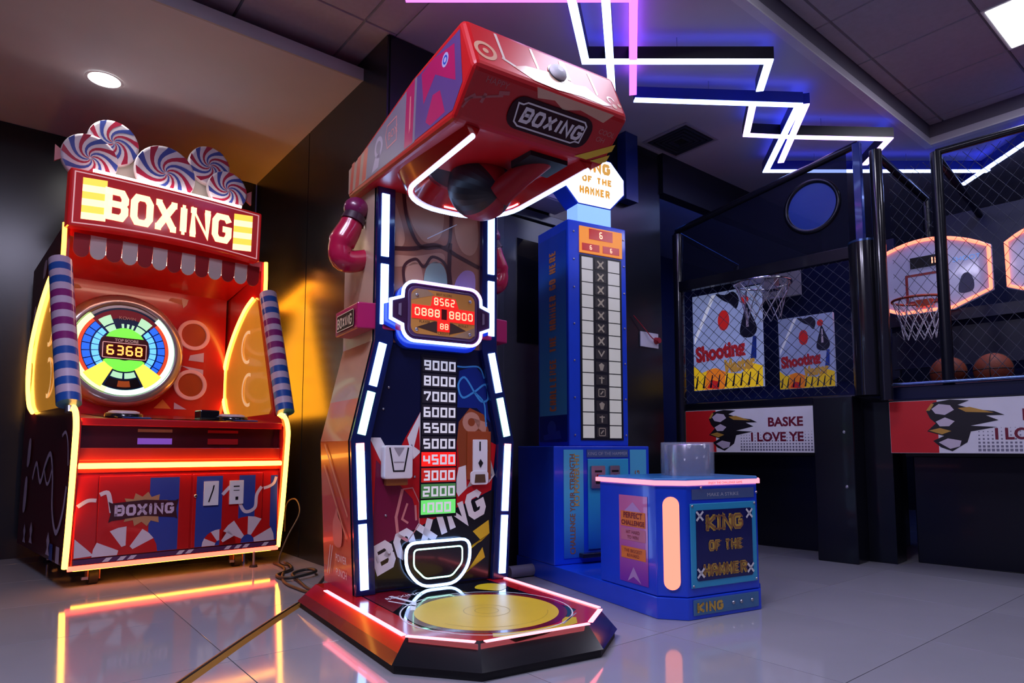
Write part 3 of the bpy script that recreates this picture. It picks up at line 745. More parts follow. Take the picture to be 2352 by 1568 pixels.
P1(MB().slab(FK, rrect(-.168, .168, -.106, .106, .035), .018, .020), 'buckle_plate', mat('amber_plate', (.50, .24, .06), .2, coat=.5, emit=(.9, .32, .05), es=.12))
FKD = Face((-.002, .88, 1.385))
P1(MB().poly(FKD, [(-.168, .0), (-.168, .05), (-.05, .085), (-.09, .106), (-.135, .106), (-.168, .075)], .001).poly(FKD, [(.168, -.05), (.168, -.09), (.13, -.106), (.04, -.106)], .001), 'buckle_print', mat('tan_print', (.45, .28, .16), .3), split=True)
P1(MB().slab(FKD, [(-.165, -.035), (.165, -.035), (.165, .03), (-.165, .03)], .001, .003), 'score_display', 'window_red')
P1(MB().slab(FKD, [(-.068, .032), (.078, .032), (.060, .078), (-.06, .078)], .001, .003), 'score_display', 'window_red')
P1(MB().slab(FKD, [(-.035, -.085), (.03, -.085), (.03, -.037), (-.035, -.037)], .001, .003), 'score_display', 'window_red')
P1(MB().rect(FKD, -.014, .014, -.028, .022, .0035), 'score_display_gap', mat('deep_red_gap', (.10, .004, .004), .3))
def PS(b, n, m, parent=None): return P1(b, n, m, parent=parent)
for (t, a, z, h, w, lw, gp) in (('8562', -.054, .037, .036, .022, .0055, .007), ('0888', -.152, -.021, .038, .026, .006, .008), ('8800', .026, -.021, .038, .026, .006, .008), ('88', -.022, -.075, .028, .019, .0045, .006)):
    MB().spell(PS, 'score_digit', 'digit_red', None, FKD, t, a, z, h, w, lw, gp, off=.005, font=SEGS)
P1(MB().words(FKD, 'BEST SCORE', 0, .086, .011, .002, align='CENTER').words(FKD, 'PLAYER', -.10, -.053, .012, .002, align='CENTER').words(FKD, 'RESULT', .105, -.053, .012, .002, align='CENTER').words(FKD, 'CREDITS', 0, -.100, .012, .002, align='CENTER').poly(FKD, [(-.14, -.075), (-.035, -.095), (-.035, -.04), (-.05, -.04)], .0012).poly(FKD, [(.12, -.07), (.03, -.095), (.03, -.04), (.045, -.04)], .0012), 'buckle_lettering', mat('brown_print', (.07, .03, .02), .4))
for (x, z) in ((-.14, .075), (.14, .075), (-.14, -.085), (.14, -.085)):
    P1(MB().lathe(FKD, x, z, [(.008, .001), (.008, .004), (.004, .006)], 12), 'screw', 'steel')
for s in (-1, 1): P1(MB().slab(FK, [(s * .214, -.03), (s * .226, -.025), (s * .226, .025), (s * .214, .03)][::s], .012, .016), 'buckle_handle_inlay', mat('dusty_violet', (.22, .16, .26), .4))
# bent arms of the boxer figure at both flanks
for s in (-1, 1):
    path = spline([(s * .30, 1.10, 1.66), (s * .37, 1.10, 1.635), (s * .425, 1.10, 1.64), (s * .435, 1.10, 1.70), (s * .40, 1.09, 1.78), (s * .385, 1.08, 1.83)], 5)
    nP = len(path); rad = [.045 + .012 * math.sin(PI * i / (nP - 1) * 1.1) + (.008 if i > nP * .6 else 0) for i in range(nP)]
    P1(MB().tube(path, rad, 14), 'figure_arm', 'glove_red')
    P1(MB().tube([(s * .388, 1.08, 1.815), (s * .375, 1.08, 1.85)], [.058, .052], 14), 'glove_cuff', mat('cuff_black', (.03, .005, .02), .4))
    P1(MB().ball((s * .37, 1.08, 1.885), .06, .055, .055, 16, 10), 'glove_fist', mat('fist_plum', (.16, .01, .07), .3, coat=.3))
# ---- head
HX, HW = -.025, .345
PR = [(-.055, 2.025), (.035, 2.235), (.45, 2.225), (1.21, 2.125), (1.21, 1.975), (.10, 1.895)]
head = P1(MB().hexa([(HX - HW, y, z) for y, z in PR], [(HX + HW, y, z) for y, z in PR]), 'head_shell', mat('head_red', (.52, .009, .012), .36, coat=.08, spec=.35), .022, seg=3)
def hf(i, j, x=HX):
    (ya, za), (yb, zb) = PR[i], PR[j]
    return Face((x, ya, za), (1, 0, 0), (0, yb - ya, zb - za))
FU_ = hf(0, 1); LU = math.hypot(.09, .21)
FLo = Face((HX, PR[5][0], PR[5][1]), (1, 0, 0), (0, PR[0][0] - PR[5][0], PR[0][1] - PR[5][1])); LL = math.hypot(.155, .13)
mat('white_splash', (.75, .62, .52), .25, coat=.3)
mat('peach_splash', (.70, .38, .24), .25, coat=.3)
b = MB()
for (x, z0, z1) in ((-.22, .07, .205), (-.07, .09, .20), (.20, .07, .19)): b.poly(FU_, [(x - .006, z1), (x + .006, z1), (x + .014, z0 + .01), (x + .004, z0)], .001)
b.poly(FU_, [(.05, .10), (.09, .10), (.085, .20), (.06, .20)], .001).stroke(FU_, [(-.22, .08), (-.15, .05)], .012, .001)
P1(b, 'head_splash_print', 'white_splash', parent=M1, split=True)
P1(MB().ring(FU_, -.285, .085, .03, .045, .001, 24).disc(FU_, -.285, .085, .012, .001, 14, ry=.012).ring(FU_, .275, .075, .012, .02, .001, 16, 0, 250).disc(FU_, .285, .045, .012, .001, 10).disc(FU_, .315, .06, .01, .001, 10), 'head_round_print', 'peach_splash', split=True)
P1(MB().poly(FU_, [(-.18, .055), (-.12, .085), (-.05, .095), (.03, .11), (.10, .085), (.16, .10), (.21, .06), (.27, .04), (.22, .025), (.12, .03), (.0, .015), (-.10, .02)], .0012), 'head_burst_print', 'peach_splash')
P1(MB().poly(FLo, [(-.09, LL - .005), (-.07, LL - .04), (.0, LL - .028), (.05, LL - .05), (.12, LL - .03), (.24, LL - .045), (.27, LL - .005)], .0012), 'head_burst_print', 'peach_splash')
cmr = P1(MB().lathe(FU_, .03, .115, [(.037, .001), (.037, .008), (.028, .018), (.012, .022)], 28), 'camera_dome', 'white_plastic')
MB().ring(FU_, .03, .112, .036, .044, .0022, 28).build('camera_rim', 'black_gloss', cmr)
# plaque on the underside of the brow
c = P1(MB().slab(FLo, rrect(-.16, .21, .035, .155, .05), .001, .006), 'brow_plaque', mat('plum_dark', (.03, .003, .008), .45, spec=.2), .002)
MB().stroke(FLo, [(-.125, .062), (-.105, .05), (.14, .05), (.155, .06), (.175, .06), (.175, .125), (.16, .138), (-.10, .138), (-.115, .128), (-.135, .128)], .006, .0075, True).glyphs(FLo, 'BOXING', -.108, .065, .058, w=.045, lw=.0125, gap=.006, off=.0075, shear=.12).build('plaque_lettering', 'white_print', c)
P1(MB().words(FLo, 'HAPPY', -.285, .155, .022, .001).stroke(FLo, [(-.33, .05), (-.315, .09), (-.20, .13)], .008, .001).stroke(FLo, [(-.33, .075), (-.30, .105)], .012, .001).stroke(FLo, [(-.27, .085), (-.265, .12)], .012, .001).stroke(FLo, [(-.22, .135), (-.18, .145)], .014, .001), 'brow_scribble', mat('brow_pink', (.45, .10, .10), .4))
P1(MB().poly(FLo, [(.19, .005), (.345, .095), (.345, .065), (.25, .005)], .0013).poly(FLo, [(.27, .005), (.345, .05), (.345, .02), (.32, .005)], .0013), 'brow_yellow_stripe', 'yellow_print', split=True)
P1(MB().words(FLo, 'COOL', .24, .115, .02, .001).words(FLo, 'OH', .245, .085, .02, .001), 'brow_lettering', mat('brow_pale', (.5, .16, .14), .4))
# left flank of the head
FH = Face((HX - HW, 0, 0), (0, -1, 0), (0, 0, 1))
def zb(y): return 1.895 + (y - .10) * .08 / 1.11
def zt_(y): return 2.225 - max(0, y - .45) * .1 / .76
def flank(name, m, pts, off=.0012): P1(MB().poly(FH, [(-y, z) for y, z in pts], off), name, m)
mat('flank_violet', (.11, .05, .20), .3, coat=.2)
mat('flank_grey', (.20, .16, .22), .35)
flank('head_flank_print', 'flank_violet', [(.03, 2.0), (.05, 2.20), (.40, 2.20), (.42, 1.95), (.10, 1.93)], .0010)
flank('head_flank_panel', 'magenta_print', [(.08, 2.03), (.09, 2.17), (.26, 2.20), (.36, 2.19), (.34, 2.06), (.24, 2.13), (.13, 2.06)])
flank('head_flank_panel', 'magenta_print', [(.16, 1.95), (.20, 2.05), (.26, 2.06), (.32, 1.98), (.28, 1.95)])
P1(MB().disc(FH, -.16, 2.145, .026, .0016, 20), 'head_flank_badge', mat('lavender_print', (.42, .40, .62), .3))
P1(MB().ring(FH, -.16, 2.145, .010, .017, .002, 20), 'head_flank_badge_mark', 'blue_print')
flank('head_flank_print', 'flank_grey', [(.40, 2.205), (.42, 1.945), (.95, 1.98), (.95, 2.135)], .0010)
flank('head_flank_stripe', 'magenta_print', [(.42, 2.20), (.44, 1.95), (.52, 1.955), (.50, 2.195)])
P1(MB().poly(FH, [(-.465, 2.15), (-.455, 2.15), (-.46, 2.02), (-.475, 2.00)], .0016), 'head_flank_mark', 'pink_print')
P1(MB().stroke(FH, [(-.72, 2.09), (-.70, 2.13), (-.60, 2.13), (-.60, 2.03), (-.70, 2.03)], .006, .0016, True).words(FH, 'BOX', -.69, 2.06, .035, .0018), 'head_flank_lettering', 'pink_print')
P1(MB().ring(FH, -.80, 2.075, .028, .048, .0016, 24).poly(FH, [(-.84, 2.04), (-.78, 2.05), (-.80, 1.985), (-.88, 1.985)], .0016), 'head_flank_figure', mat('figure_grey', (.40, .32, .42), .35))
flank('head_flank_print', 'side_tan', [(.95, 2.135), (.95, 1.98), (1.195, 1.995), (1.195, 2.115)], .0010)
for (ya, yb) in ((.93, .98), (1.02, 1.07), (1.11, 1.15)): flank('head_flank_stripe', 'side_coral', [(ya, 2.13), (ya + .03, 1.99), (yb + .03, 1.99), (yb, 2.13)])
# hood under the head with u-shaped light
def upath(w, y0, y1, r, z, dx=HX):
    return [(dx - w, y0, z)] + [(dx - w + r + r * math.cos(a), y1 - r + r * math.sin(a), z) for a in [PI - PI / 2 * i / 8 for i in range(9)]] + [(dx + w - r + r * math.cos(a), y1 - r + r * math.sin(a), z) for a in [PI / 2 - PI / 2 * i / 8 for i in range(9)]] + [(dx + w, y0, z)]
ua, ub_, uc, ud = upath(.275, .10, .84, .24, 1.862), upath(.325, .12, .90, .26, 1.985), upath(.25, .10, .80, .22, 1.862), upath(.21, .12, .74, .20, 1.93)
b = MB(); n = len(ua)
for A, B_ in ((ub_, ua), (ua, uc), (uc, ud)):
    b.add(A + B_, [(i, i + 1, n + i + 1, n + i) for i in range(n - 1)], True)
b.add([ub_[0], ua[0], uc[0], ud[0]], [(0, 1, 2, 3)]).add([ub_[-1], ua[-1], uc[-1], ud[-1]], [(3, 2, 1, 0)])
P1(b, 'hood', 'red_gloss')
P1(MB().add([(x, y, 1.93) for x, y, z in ud], [tuple(range(n))]), 'hood_liner', 'dark_red')
P1(MB().tube([(x, y, z - .004) for x, y, z in upath(.264, .10, .822, .232, 1.862)], .010, 8), 'hood_light_tube', 'led_cool')
P1(MB().tube(upath(.240, .13, .785, .212, 1.868)[9:-1], .0045, 6), 'hood_inner_light', 'led_rose')
b = MB()
for s in (-1, 1):
    for k in range(2):
        y = .30 + k * .06
        b.add([(HX + s * .214, y, 1.9285), (HX + s * .214, y + .016, 1.9285), (HX + s * .05, y + .026, 1.9285), (HX + s * .05, y + .010, 1.9285)], [(0, 1, 2, 3)])
P1(b, 'hood_stripe', 'pink_print', split=True)
# punching ball on its swing arm
P1(MB().box(HX + .02, HX + .20, .15, .29, 1.880, 1.928), 'arm_slot', 'black_matte')
bc = Vector((HX + .0, .50, 1.865)); hinge = Vector((HX + .13, .205, 1.925))
ZD = (bc - Vector((HX + .02, .36, 1.80))).normalized()      # from the arm end into the ball
P1(MB().ring(Face((0, 0, 1.9275), (1, 0, 0), (0, -1, 0)), bc.x, -bc.y, .0, .215, 0, 36), 'ball_recess', 'black_matte')  # flat black disc painting the darkness around the ball
XD = ZD.cross(Vector((0, 0, 1))).normalized(); YD = ZD.cross(XD)
MA = Matrix((XD, YD, ZD)).transposed()
P1(MB().tube([hinge, hinge.lerp(Vector((HX + .02, .37, 1.805)), .55), Vector((HX + .02, .385, 1.80))], [.05, .048, .055], 20), 'swing_arm', mat('arm_red', (.34, .008, .012), .5, spec=.3))
balls = {0: MB(), 1: MB()}
nu, nv, r = 32, 18, .138
down = MA.transposed() @ Vector((.25, -.35, -1)); a_red = math.atan2(down.y, down.x)
for i in range(nu):
    A0 = 2 * PI * i / nu
    d = abs((A0 + PI / nu - a_red + PI) % (2 * PI) - PI)
    k = 1 if d < R(34) or d > R(150) else 0
    v, fs = [], []
    for j in range(nv + 1):
        t = PI * j / nv
        for a in (i, i + 1):
            A = 2 * PI * a / nu
            q = Vector((r * math.sin(t) * math.cos(A), r * math.sin(t) * math.sin(A), -r * 1.08 * math.cos(t)))
            v.append(bc + MA @ q)
    for j in range(nv): fs.append((2 * j, 2 * j + 2, 2 * j + 3, 2 * j + 1))
    balls[k].add(v, fs, True)
P1(balls[0], 'punching_ball', mat('ball_black', (.012, .009, .012), .42))
P1(balls[1], 'punching_ball_gore', mat('ball_red', (.34, .008, .014), .42))

# ================================================================== CANDY BOXING MACHINE (left)
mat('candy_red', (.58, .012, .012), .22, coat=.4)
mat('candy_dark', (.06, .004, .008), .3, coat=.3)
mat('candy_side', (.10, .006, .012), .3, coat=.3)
mat('stripe_blue', (.03, .06, .33), .35)
mat('candy_white', (.72, .62, .68), .35)
mat('candy_lilac', (.62, .48, .62), .35)
mat('amber_acrylic', (.55, .26, .03), .15, emit=(1.0, .40, .03), es=.32, coat=.4)
mat('amber_ring', (.85, .60, .35), .3, emit=(1.0, .62, .30), es=.50)
glow('neon_yellow', (1.0, .42, .05), 9.0)
glow('neon_orange', (1.0, .30, .035), 8.0)
glow('neon_salmon', (1.0, .075, .045), 5.5)
glow('letter_cream', (1.0, .80, .40), 1.7)
glow('panel_yellow', (1.0, .68, .08), 1.1)
glow('panel_pale', (1.0, .86, .40), 1.6)
mat('marquee_red', (.50, .012, .016), .25, emit=(1, .02, .02), es=.16, coat=.3)
M2 = thing('candy_boxing_machine', 'red boxing game with lollipops on its marquee and yellow neon edges', 'arcade machine', (-1.899, 3.848, 0), R(43))
def P2(b, name, m, bevel=0.0, parent=None, **k): return b.build(name, m, parent or M2, bevel, **k)
def SX(y): return .585 + .05 * y
YBK = 1.36
SIDE = [(.075, .125), (.03, .45), (-.015, .80), (-.01, .89), (.03, .945), (.09, .965), (.15, .97), (.50, 1.86), (.50, 2.10), (1.36, 1.97), (1.36, .125)]
for s in (-1, 1):
    a = [(s * SX(y), y, z) for y, z in SIDE]; c = [(s * (SX(y) - .03), y, z) for y, z in SIDE]
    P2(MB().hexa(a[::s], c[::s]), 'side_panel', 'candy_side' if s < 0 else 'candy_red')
    # front neon edge, upper neon stub, window neon
    path = spline([(s * (SX(0) - .005), y - .012, z) for y, z in ((.09, .115), (.05, .30), (.02, .50), (-.015, .80), (-.012, .88), (.02, .94), (.08, .972), (.13, .975))], 5)
    P2(MB().tube(path, .0145, 10), 'edge_neon', 'neon_yellow')
    P2(MB().tube([(s * (SX(.5) + .0), .492, 1.865), (s * SX(.5), .488, 1.98), (s * SX(.5), .495, 2.10)], .013, 10), 'upper_neon', 'neon_orange')
    WIN = spline([(.62, 1.85), (.80, 1.79), (1.02, 1.65), (1.20, 1.47), (1.27, 1.30), (1.25, 1.15), (1.17, 1.03), (1.05, .98)], 5)
    FW = Face((s * SX(.0), 0, 0), Vector((s * .05, 1, 0)), (0, 0, 1))
    full = WIN + [(.24, .985), (.20, 1.02), (.54, 1.82)]
    for o, nm in ((.004, 'side_window'), (-.036, 'side_window')):
        v = [(s * (SX(y) + o), y, z) for y, z in full]
        P2(MB().add(v, [tuple(range(len(v)))]), nm, 'amber_acrylic')
    for o in (.012, -.045):
        P2(MB().tube([(s * (SX(y) + o), y, z) for y, z in WIN], .011, 8), 'window_neon', 'neon_yellow')
    if s < 0: P2(MB().tube([(s * (SX(y) + .012), y - .055 + .0 * z, z) for y, z in WIN], .007, 8), 'window_neon', 'neon_yellow')
    if s > 0:
        v = [(SX(y) + .0045, y, z) for y, z in [(.22, .99), (1.30, .99), (1.32, 1.3), (1.24, 1.60), (1.02, 1.72), (.98, 1.93), (.60, 1.93), (.56, 1.82)]]
        P2(MB().add(v, [tuple(range(len(v)))]), 'side_light_panel', glow('amber_light', (1.0, .36, .010), 8.0))
        P2(MB().tube([(SX(.60) + .018, .60, 2.03), (SX(1.30) + .018, 1.30, 1.945)], .018, 10), 'flank_top_neon', glow('neon_amber_strong', (1.0, .34, .012), 26.0))  # added tube, hidden from view, throws amber on wall and soffit
    for (y, z, r) in ((.72, 1.50, .125), (.68, 1.18, .125)):
        for o in (.006, -.038):
            v0 = [(s * (SX(y) + o), y + r * math.cos(2 * PI * i / 32), z + r * math.sin(2 * PI * i / 32)) for i in range(32)]
            v1 = [(s * (SX(y) + o), y + (r - .024) * math.cos(2 * PI * i / 32), z + (r - .024) * math.sin(2 * PI * i / 32)) for i in range(32)]
            P2(MB().add(v0 + v1, [(i, (i + 1) % 32, 32 + (i + 1) % 32, 32 + i) for i in range(32)]), 'window_ring', 'amber_ring')
    # candy cane pole, banded
    p0, p1 = Vector((s * (SX(.1) + .012), .075, .99)), Vector((s * (SX(.5) + .015), .475, 1.86)); nb = 20
    for k in range(nb):
        a, c = p0.lerp(p1, k / nb), p0.lerp(p1, (k + 1) / nb)
        m = 'candy_lilac' if k % 2 else ('cane_blue' if k < 7 or k > 15 else 'cane_plum')
        if m == 'cane_blue': mat(m, (.02, .10, .42), .3, coat=.3)
        if m == 'cane_plum': mat(m, (.26, .02, .18), .3, coat=.3)
        P2(MB().tube([a, c], .060, 18), 'candy_cane_band', m)
    P2(MB().cyl(p0 + Vector((0, .0, -.012)), p0 + Vector((0, -.01, -.045)), .02, 12), 'cane_foot', 'steel')
# left flank art
FS2 = Face((-.589, 0, 0), Vector((.05, -1, 0)), (0, 0, 1))
b = MB().stroke(FS2, spline([(-.95, .56), (-.85, .66), (-.72, .55), (-.60, .66), (-.48, .72), (-.40, .60), (-.36, .40), (-.24, .29), (-.12, .40), (-.06, .55)], 6), .03, .003)
P2(b, 'flank_swirl', 'candy_lilac')
P2(MB().stroke(FS2, spline([(-.62, .62), (-.55, .55), (-.48, .56), (-.42, .64)], 5), .02, .003), 'flank_swirl', 'candy_lilac')
P2(MB().stroke(FS2, spline([(-.22, .82), (-.14, .84), (-.08, .78), (-.05, .66)], 5), .018, .003), 'flank_swirl', 'candy_lilac')
for (y, z, r) in ((.42, .20, .05), (.90, .22, .05), (1.10, .20, .045)):
    P2(MB().poly(FS2, [(-y - r, z - r), (-y - r * .3, z - r * .2), (-y - r * .8, z + r * .6), (-y, z + r * 1.6), (-y + r * .8, z + r * .6), (-y + r * .3, z - r * .2), (-y + r, z - r)], .003), 'flank_spade', 'candy_lilac')
for (y0, y1) in ((.14, .22), (.30, .38)):
    P2(MB().poly(FS2, [(-y0, .13), (-y1, .13), (-y1, .22), (-y0, .22)], .0025), 'flank_block', 'candy_lilac' if y0 < .2 else 'stripe_blue')
for (y, z, h) in ((1.20, 1.55, .24), (1.24, 1.20, .2), (1.10, .72, .16), (1.15, .45, .2), (.95, 1.90, .1)):
    P2(MB().poly(FS2, spline([(-y - .05, z - h / 2), (-y + .03, z - h / 2 + .02), (-y + .05, z + h / 2), (-y - .02, z + h / 2)], 3, True), .003), 'flank_blot', 'candy_lilac')
# body shell: back, top, deck, cabinet
P2(MB().box(-.60, .60, 1.24, 1.34, .13, 2.0), 'back_panel', 'candy_red')
P2(MB().hexa([(-.585, .50, 2.03), (.585, .50, 2.03), (.61, 1.34, 1.93), (-.61, 1.34, 1.93)], [(-.585, .50, 2.10), (.585, .50, 2.10), (.61, 1.34, 1.97), (-.61, 1.34, 1.97)]), 'canopy', 'candy_red')
P2(MB().box(-.556, .556, .04, 1.24, .13, .62), 'cabinet_body', 'candy_red')
P2(MB().box(-.556, .556, .10, 1.24, .62, .90), 'console_body', 'candy_dark')
P2(MB().hexa([(-.556, -.005, .875), (.556, -.005, .875), (.556, 1.24, .90), (-.556, 1.24, .90)], [(-.556, .0, .915), (.556, .0, .915), (.556, 1.24, 1.0), (-.556, 1.24, 1.0)]), 'console_deck', 'candy_red', .006)
FDK = Face((0, 0, .9165), (1, 0, 0), Vector((0, 1.24, .085)))
P2(MB().rect(FDK, -.40, .47, .14, 1.05, .002), 'deck_plate', mat('deck_plum', (.03, .008, .018), .15, coat=.5))
for (x, y) in ((-.30, .26), (.335, .30)):
    c = P2(MB().lathe(FDK, x, y, [(.10, .002), (.10, .02), (.09, .026)], 32), 'pad_ring', 'black_gloss')
    MB().lathe(FDK, x, y, [(.082, .026), (.08, .034), (.06, .040)], 28).build('punch_pad', 'candy_white', c)
    MB().ring(FDK, x, y, .035, .05, .0412, 20).disc(FDK, x, y, .018, .0412, 12).build('pad_print', mat('pad_pink', (.45, .18, .14), .4), c)
    P2(MB().slab(FDK, [(x - .04, y - .19), (x + .10, y - .19), (x + .10, y - .14), (x - .04, y - .14)], .002, .008), 'deck_label', 'cane_blue')
P2(MB().rect(FDK, -.02, .16, .16, .22, .004), 'deck_light_print', mat('deck_glint', (.45, .20, .06), .2))  # glint painted on the deck plate as an orange patch
P2(MB().box(.14, .26, .30, .42, .94, 1.0), 'deck_button_box', 'black_gloss', .008)
# dark speaker recess and red rails
P2(MB().box(-.556, .556, .055, .11, .755, .875), 'speaker_recess', 'candy_dark')
FR = Face((0, .055, 0))
for (x, z0, z1, m) in ((-.18, .775, .81, 'label_violet'), (.20, .775, .81, 'label_red'), (-.18, .845, .862, 'label_cream'), (.20, .845, .862, 'label_red')):
    mat('label_violet', (.30, .12, .60), .3, emit=(.4, .15, .9), es=.25); mat('label_red', (.40, .012, .015), .3); mat('label_cream', (.45, .30, .18), .4)
    P2(MB().slab(FR, [(x - .09, z0), (x + .09, z0), (x + .09, z1), (x - .09, z1)], .001, .006), 'recess_label', m)
P2(MB().box(-.556, .556, .03, .10, .685, .755), 'upper_rail', mat('rail_red', (.55, .03, .012), .25, coat=.4), .004)
P2(MB().box(-.556, .556, .03, .10, .62, .685), 'neon_rail', 'rail_red')
P2(MB().tube([(-.556, .012, .657), (.556, .012, .657)], .015, 10), 'front_neon', 'neon_yellow')
P2(MB().tube([(-.57, .062, .112), (.57, .062, .112)], .014, 10), 'bottom_neon', 'neon_salmon')
P2(MB().tube([(-.54, .095, .100), (.54, .095, .100)], .008, 8), 'under_neon', glow('neon_under', (1.0, .36, .025), 14.0))
P2(MB().box(-.556, .556, .06, 1.24, .115, .13), 'cabinet_floor', 'black_matte')
# lower doors
FDR = Face((0, .04, 0))
def door(x0, x1, stripes):
    d = P2(MB().slab(FDR, [(x0, .165), (x1, .165), (x1, .60), (x0, .60)], .001, .012), 'door', 'candy_red', .003)
    for a, c in stripes: MB().rect(Face((0, .028, 0)), a, c, .168, .585, .0012).build('door_stripe', 'stripe_blue', d)
    return d
da = door(-.45, .02, [(-.20, -.045)]); db = door(.03, .445, [(.05, .20), (.30, .40)])
P2(MB().slab(FDR, [(-.552, .165), (-.456, .165), (-.456, .60), (-.552, .60)], .001, .010), 'side_strip', 'candy_red')
P2(MB().slab(FDR, [(.452, .165), (.552, .165), (.552, .60), (.452, .60)], .001, .010), 'side_strip', 'candy_red')
P2(MB().rect(Face((0, .03, 0)), .50, .545, .17, .58, .0012), 'door_stripe', 'stripe_blue')
P2(MB().slab(FDR, [(-.552, .135), (.552, .135), (.552, .16), (-.552, .16)], .001, .010), 'kick_strip', mat('kick_plum', (.10, .03, .10), .3))
FDP = Face((0, .0265, 0))
MB().lathe(FDP, .045, .47, [(.010, 0), (.010, .006), (.006, .008)], 14).build('door_lock', 'chrome', db)
# candy swirls printed on the doors
def candy_half(cx, r, z0, parent, name, mirror=1):
    for k in range(6):
        a0, a1 = 180 - k * 30, 180 - (k + 1) * 30
        pts = [(cx + mirror * r * math.cos(R(a)), z0 + r * .95 * math.sin(R(a))) for a in (a0, (a0 + a1) / 2, a1)] + [(cx + mirror * r * .25 * math.cos(R(a1)), z0 + r * .3 * math.sin(R(a1))), (cx + mirror * r * .25 * math.cos(R(a0)), z0 + r * .3 * math.sin(R(a0)))]
        MB().poly(FDP, pts if mirror > 0 else pts, .0015 if k % 2 else .0016).build(name, 'candy_white' if k % 2 == 0 else 'candy_red', parent)
candy_half(-.31, .16, .168, da, 'candy_print'); candy_half(.36, .17, .168, db, 'candy_print', -1); candy_half(.19, .10, .168, db, 'candy_print')
MB().stroke(FDP, spline([(-.445, .50), (-.41, .51), (-.395, .46), (-.385, .40)], 5), .022, .0015).build('ribbon_print', 'candy_white', da)
MB().stroke(FDP, spline([(.20, .47), (.27, .53), (.30, .43), (.34, .36), (.40, .38), (.41, .46), (.44, .51)], 6), .020, .0015).build('ribbon_print', 'candy_white', db)
P2(MB().stroke(Face((0, .03, 0)), spline([(.455, .50), (.49, .51), (.52, .53), (.535, .57)], 5), .018, .0016), 'ribbon_print', 'candy_white')
P2(MB().stroke(Face((0, .03, 0)), spline([(-.545, .44), (-.50, .47), (-.46, .47)], 5), .02, .0016), 'ribbon_print', 'candy_white')
P2(MB().poly(Face((0, .03, 0)), [(-.55, .17), (-.55, .27), (-.50, .22), (-.458, .175)], .0016), 'candy_print', 'candy_white')
for x in (-.42, -.35, -.30, -.05, .0, .22, .28, .33, .45): P2(MB().poly(Face((0, .03, 0)), [(x, .137), (x + .03, .137), (x + .05, .158), (x + .02, .158)], .0016), 'kick_print', 'candy_white')
# logo on the left door
lx, lz = -.225, .40
star = []
for k in range(26):
    a = 2 * PI * k / 26; r = (.135 if k % 2 == 0 else .098)
    star.append((lx + r * math.cos(a) * 1.0, lz + .01 + r * math.sin(a) * .72))
lg = MB().poly(FDP, star, .0022).build('logo_burst', mat('burst_tan', (.52, .26, .12), .4), da)
MB().poly(FDP, [(lx - .175, lz - .055), (lx - .16, lz - .045), (lx, lz - .028), (lx + .16, lz - .045), (lx + .175, lz - .055), (lx + .165, lz), (lx + .178, lz + .06), (lx + .16, lz + .05), (lx, lz + .062), (lx - .16, lz + .05), (lx - .178, lz + .06), (lx - .165, lz)], .003).build('logo_plate', mat('logo_dark', (.05, .012, .02), .3), da)
MB().glyphs(FDP, 'BOXING', lx - .148, lz - .022, .062, w=.050, lw=.015, gap=.006, off=.0042, font=SLAB).build('logo_lettering', 'candy_lilac', da)
# coin slots on the right door
for (x, z) in ((.132, .482), (.282, .482)):
    c = MB().slab(FDP, [(x - .042, z - .072), (x + .042, z - .072), (x + .042, z + .072), (x - .042, z + .072)], .001, .010).build('coin_plate', 'white_plastic', db)
    f = Face((0, .0165, 0))
FCP = Face((0, .0160, 0))
MB().stroke(FCP, [(.118, .43), (.14, .50), (.146, .53)], .008, .001).build('coin_slot', 'black_matte', db)
MB().rect(FCP, .262, .298, .515, .522, .001).rect(FCP, .262, .298, .492, .496, .001).rect(FCP, .275, .292, .435, .455, .001).build('coin_slot', 'black_matte', db)
# feet
def caster(x, y):
    c = P2(MB().box(x - .05, x + .05, y - .05, y + .05, .100, .116), 'caster_plate', 'steel')
    b = MB()
    for k in (-1, 1): b.box(x + k * .028 - .003, x + k * .028 + .003, y - .035, y + .035, .03, .10)
    b.build('caster_fork', mat('caster_rust', (.28, .08, .03), .45), c)
    MB().cyl((x - .022, y, .042), (x + .022, y, .042), .042, 24).build('caster_wheel', 'black_rubber', c)
    MB().box(x - .06, x - .03, y - .055, y - .03, .035, .05).build('caster_brake', 'steel', c)
for (x, y) in ((-.43, .19), (.36, .20), (-.43, 1.15), (.43, 1.15)): caster(x, y)
for (x, y) in ((.43, .09), (-.50, 1.2)):
    c = P2(MB().cyl((x, y, .012), (x, y, .116), .008, 12), 'levelling_foot', 'steel')
    MB().cyl((x, y, 0), (x, y, .014), .026, 20, .022).build('foot_pad', 'black_rubber', c)
# back wall decorations
FBK = Face((0, 1.24, 0))
P2(MB().rect(FBK, -.55, .55, 1.80, 2.0, .001), 'back_header', mat('back_bright', (.58, .02, .025), .2, coat=.5))
def torus_ring(x, z, r, name='back_ring'):
    P2(MB().lathe(FBK, x, z, [(r, .001), (r, .014), (r - .004, .018), (r - .024, .018), (r - .028, .014), (r - .028, .002)], 40, False), name, mat('ring_pink', (.72, .34, .33), .3, coat=.3, emit=(1, .35, .3), es=.15))
    P2(MB().disc(FBK, x, z, r - .028, .004, 32), 'back_ring_fill', mat('ring_rust', (.45, .06, .012), .3, coat=.2))
torus_ring(.36, 1.63, .118); torus_ring(.35, 1.24, .118)
def spike(pts, m, n='back_spike'): P2(MB().poly(FBK, pts, .003), n, m)
spike([(.34, 1.47), (.44, 1.50), (.44, 1.425), (.33, 1.43)], 'candy_lilac'); spike([(.28, 1.385), (.44, 1.365), (.44, 1.30), (.40, 1.33)], 'candy_lilac')
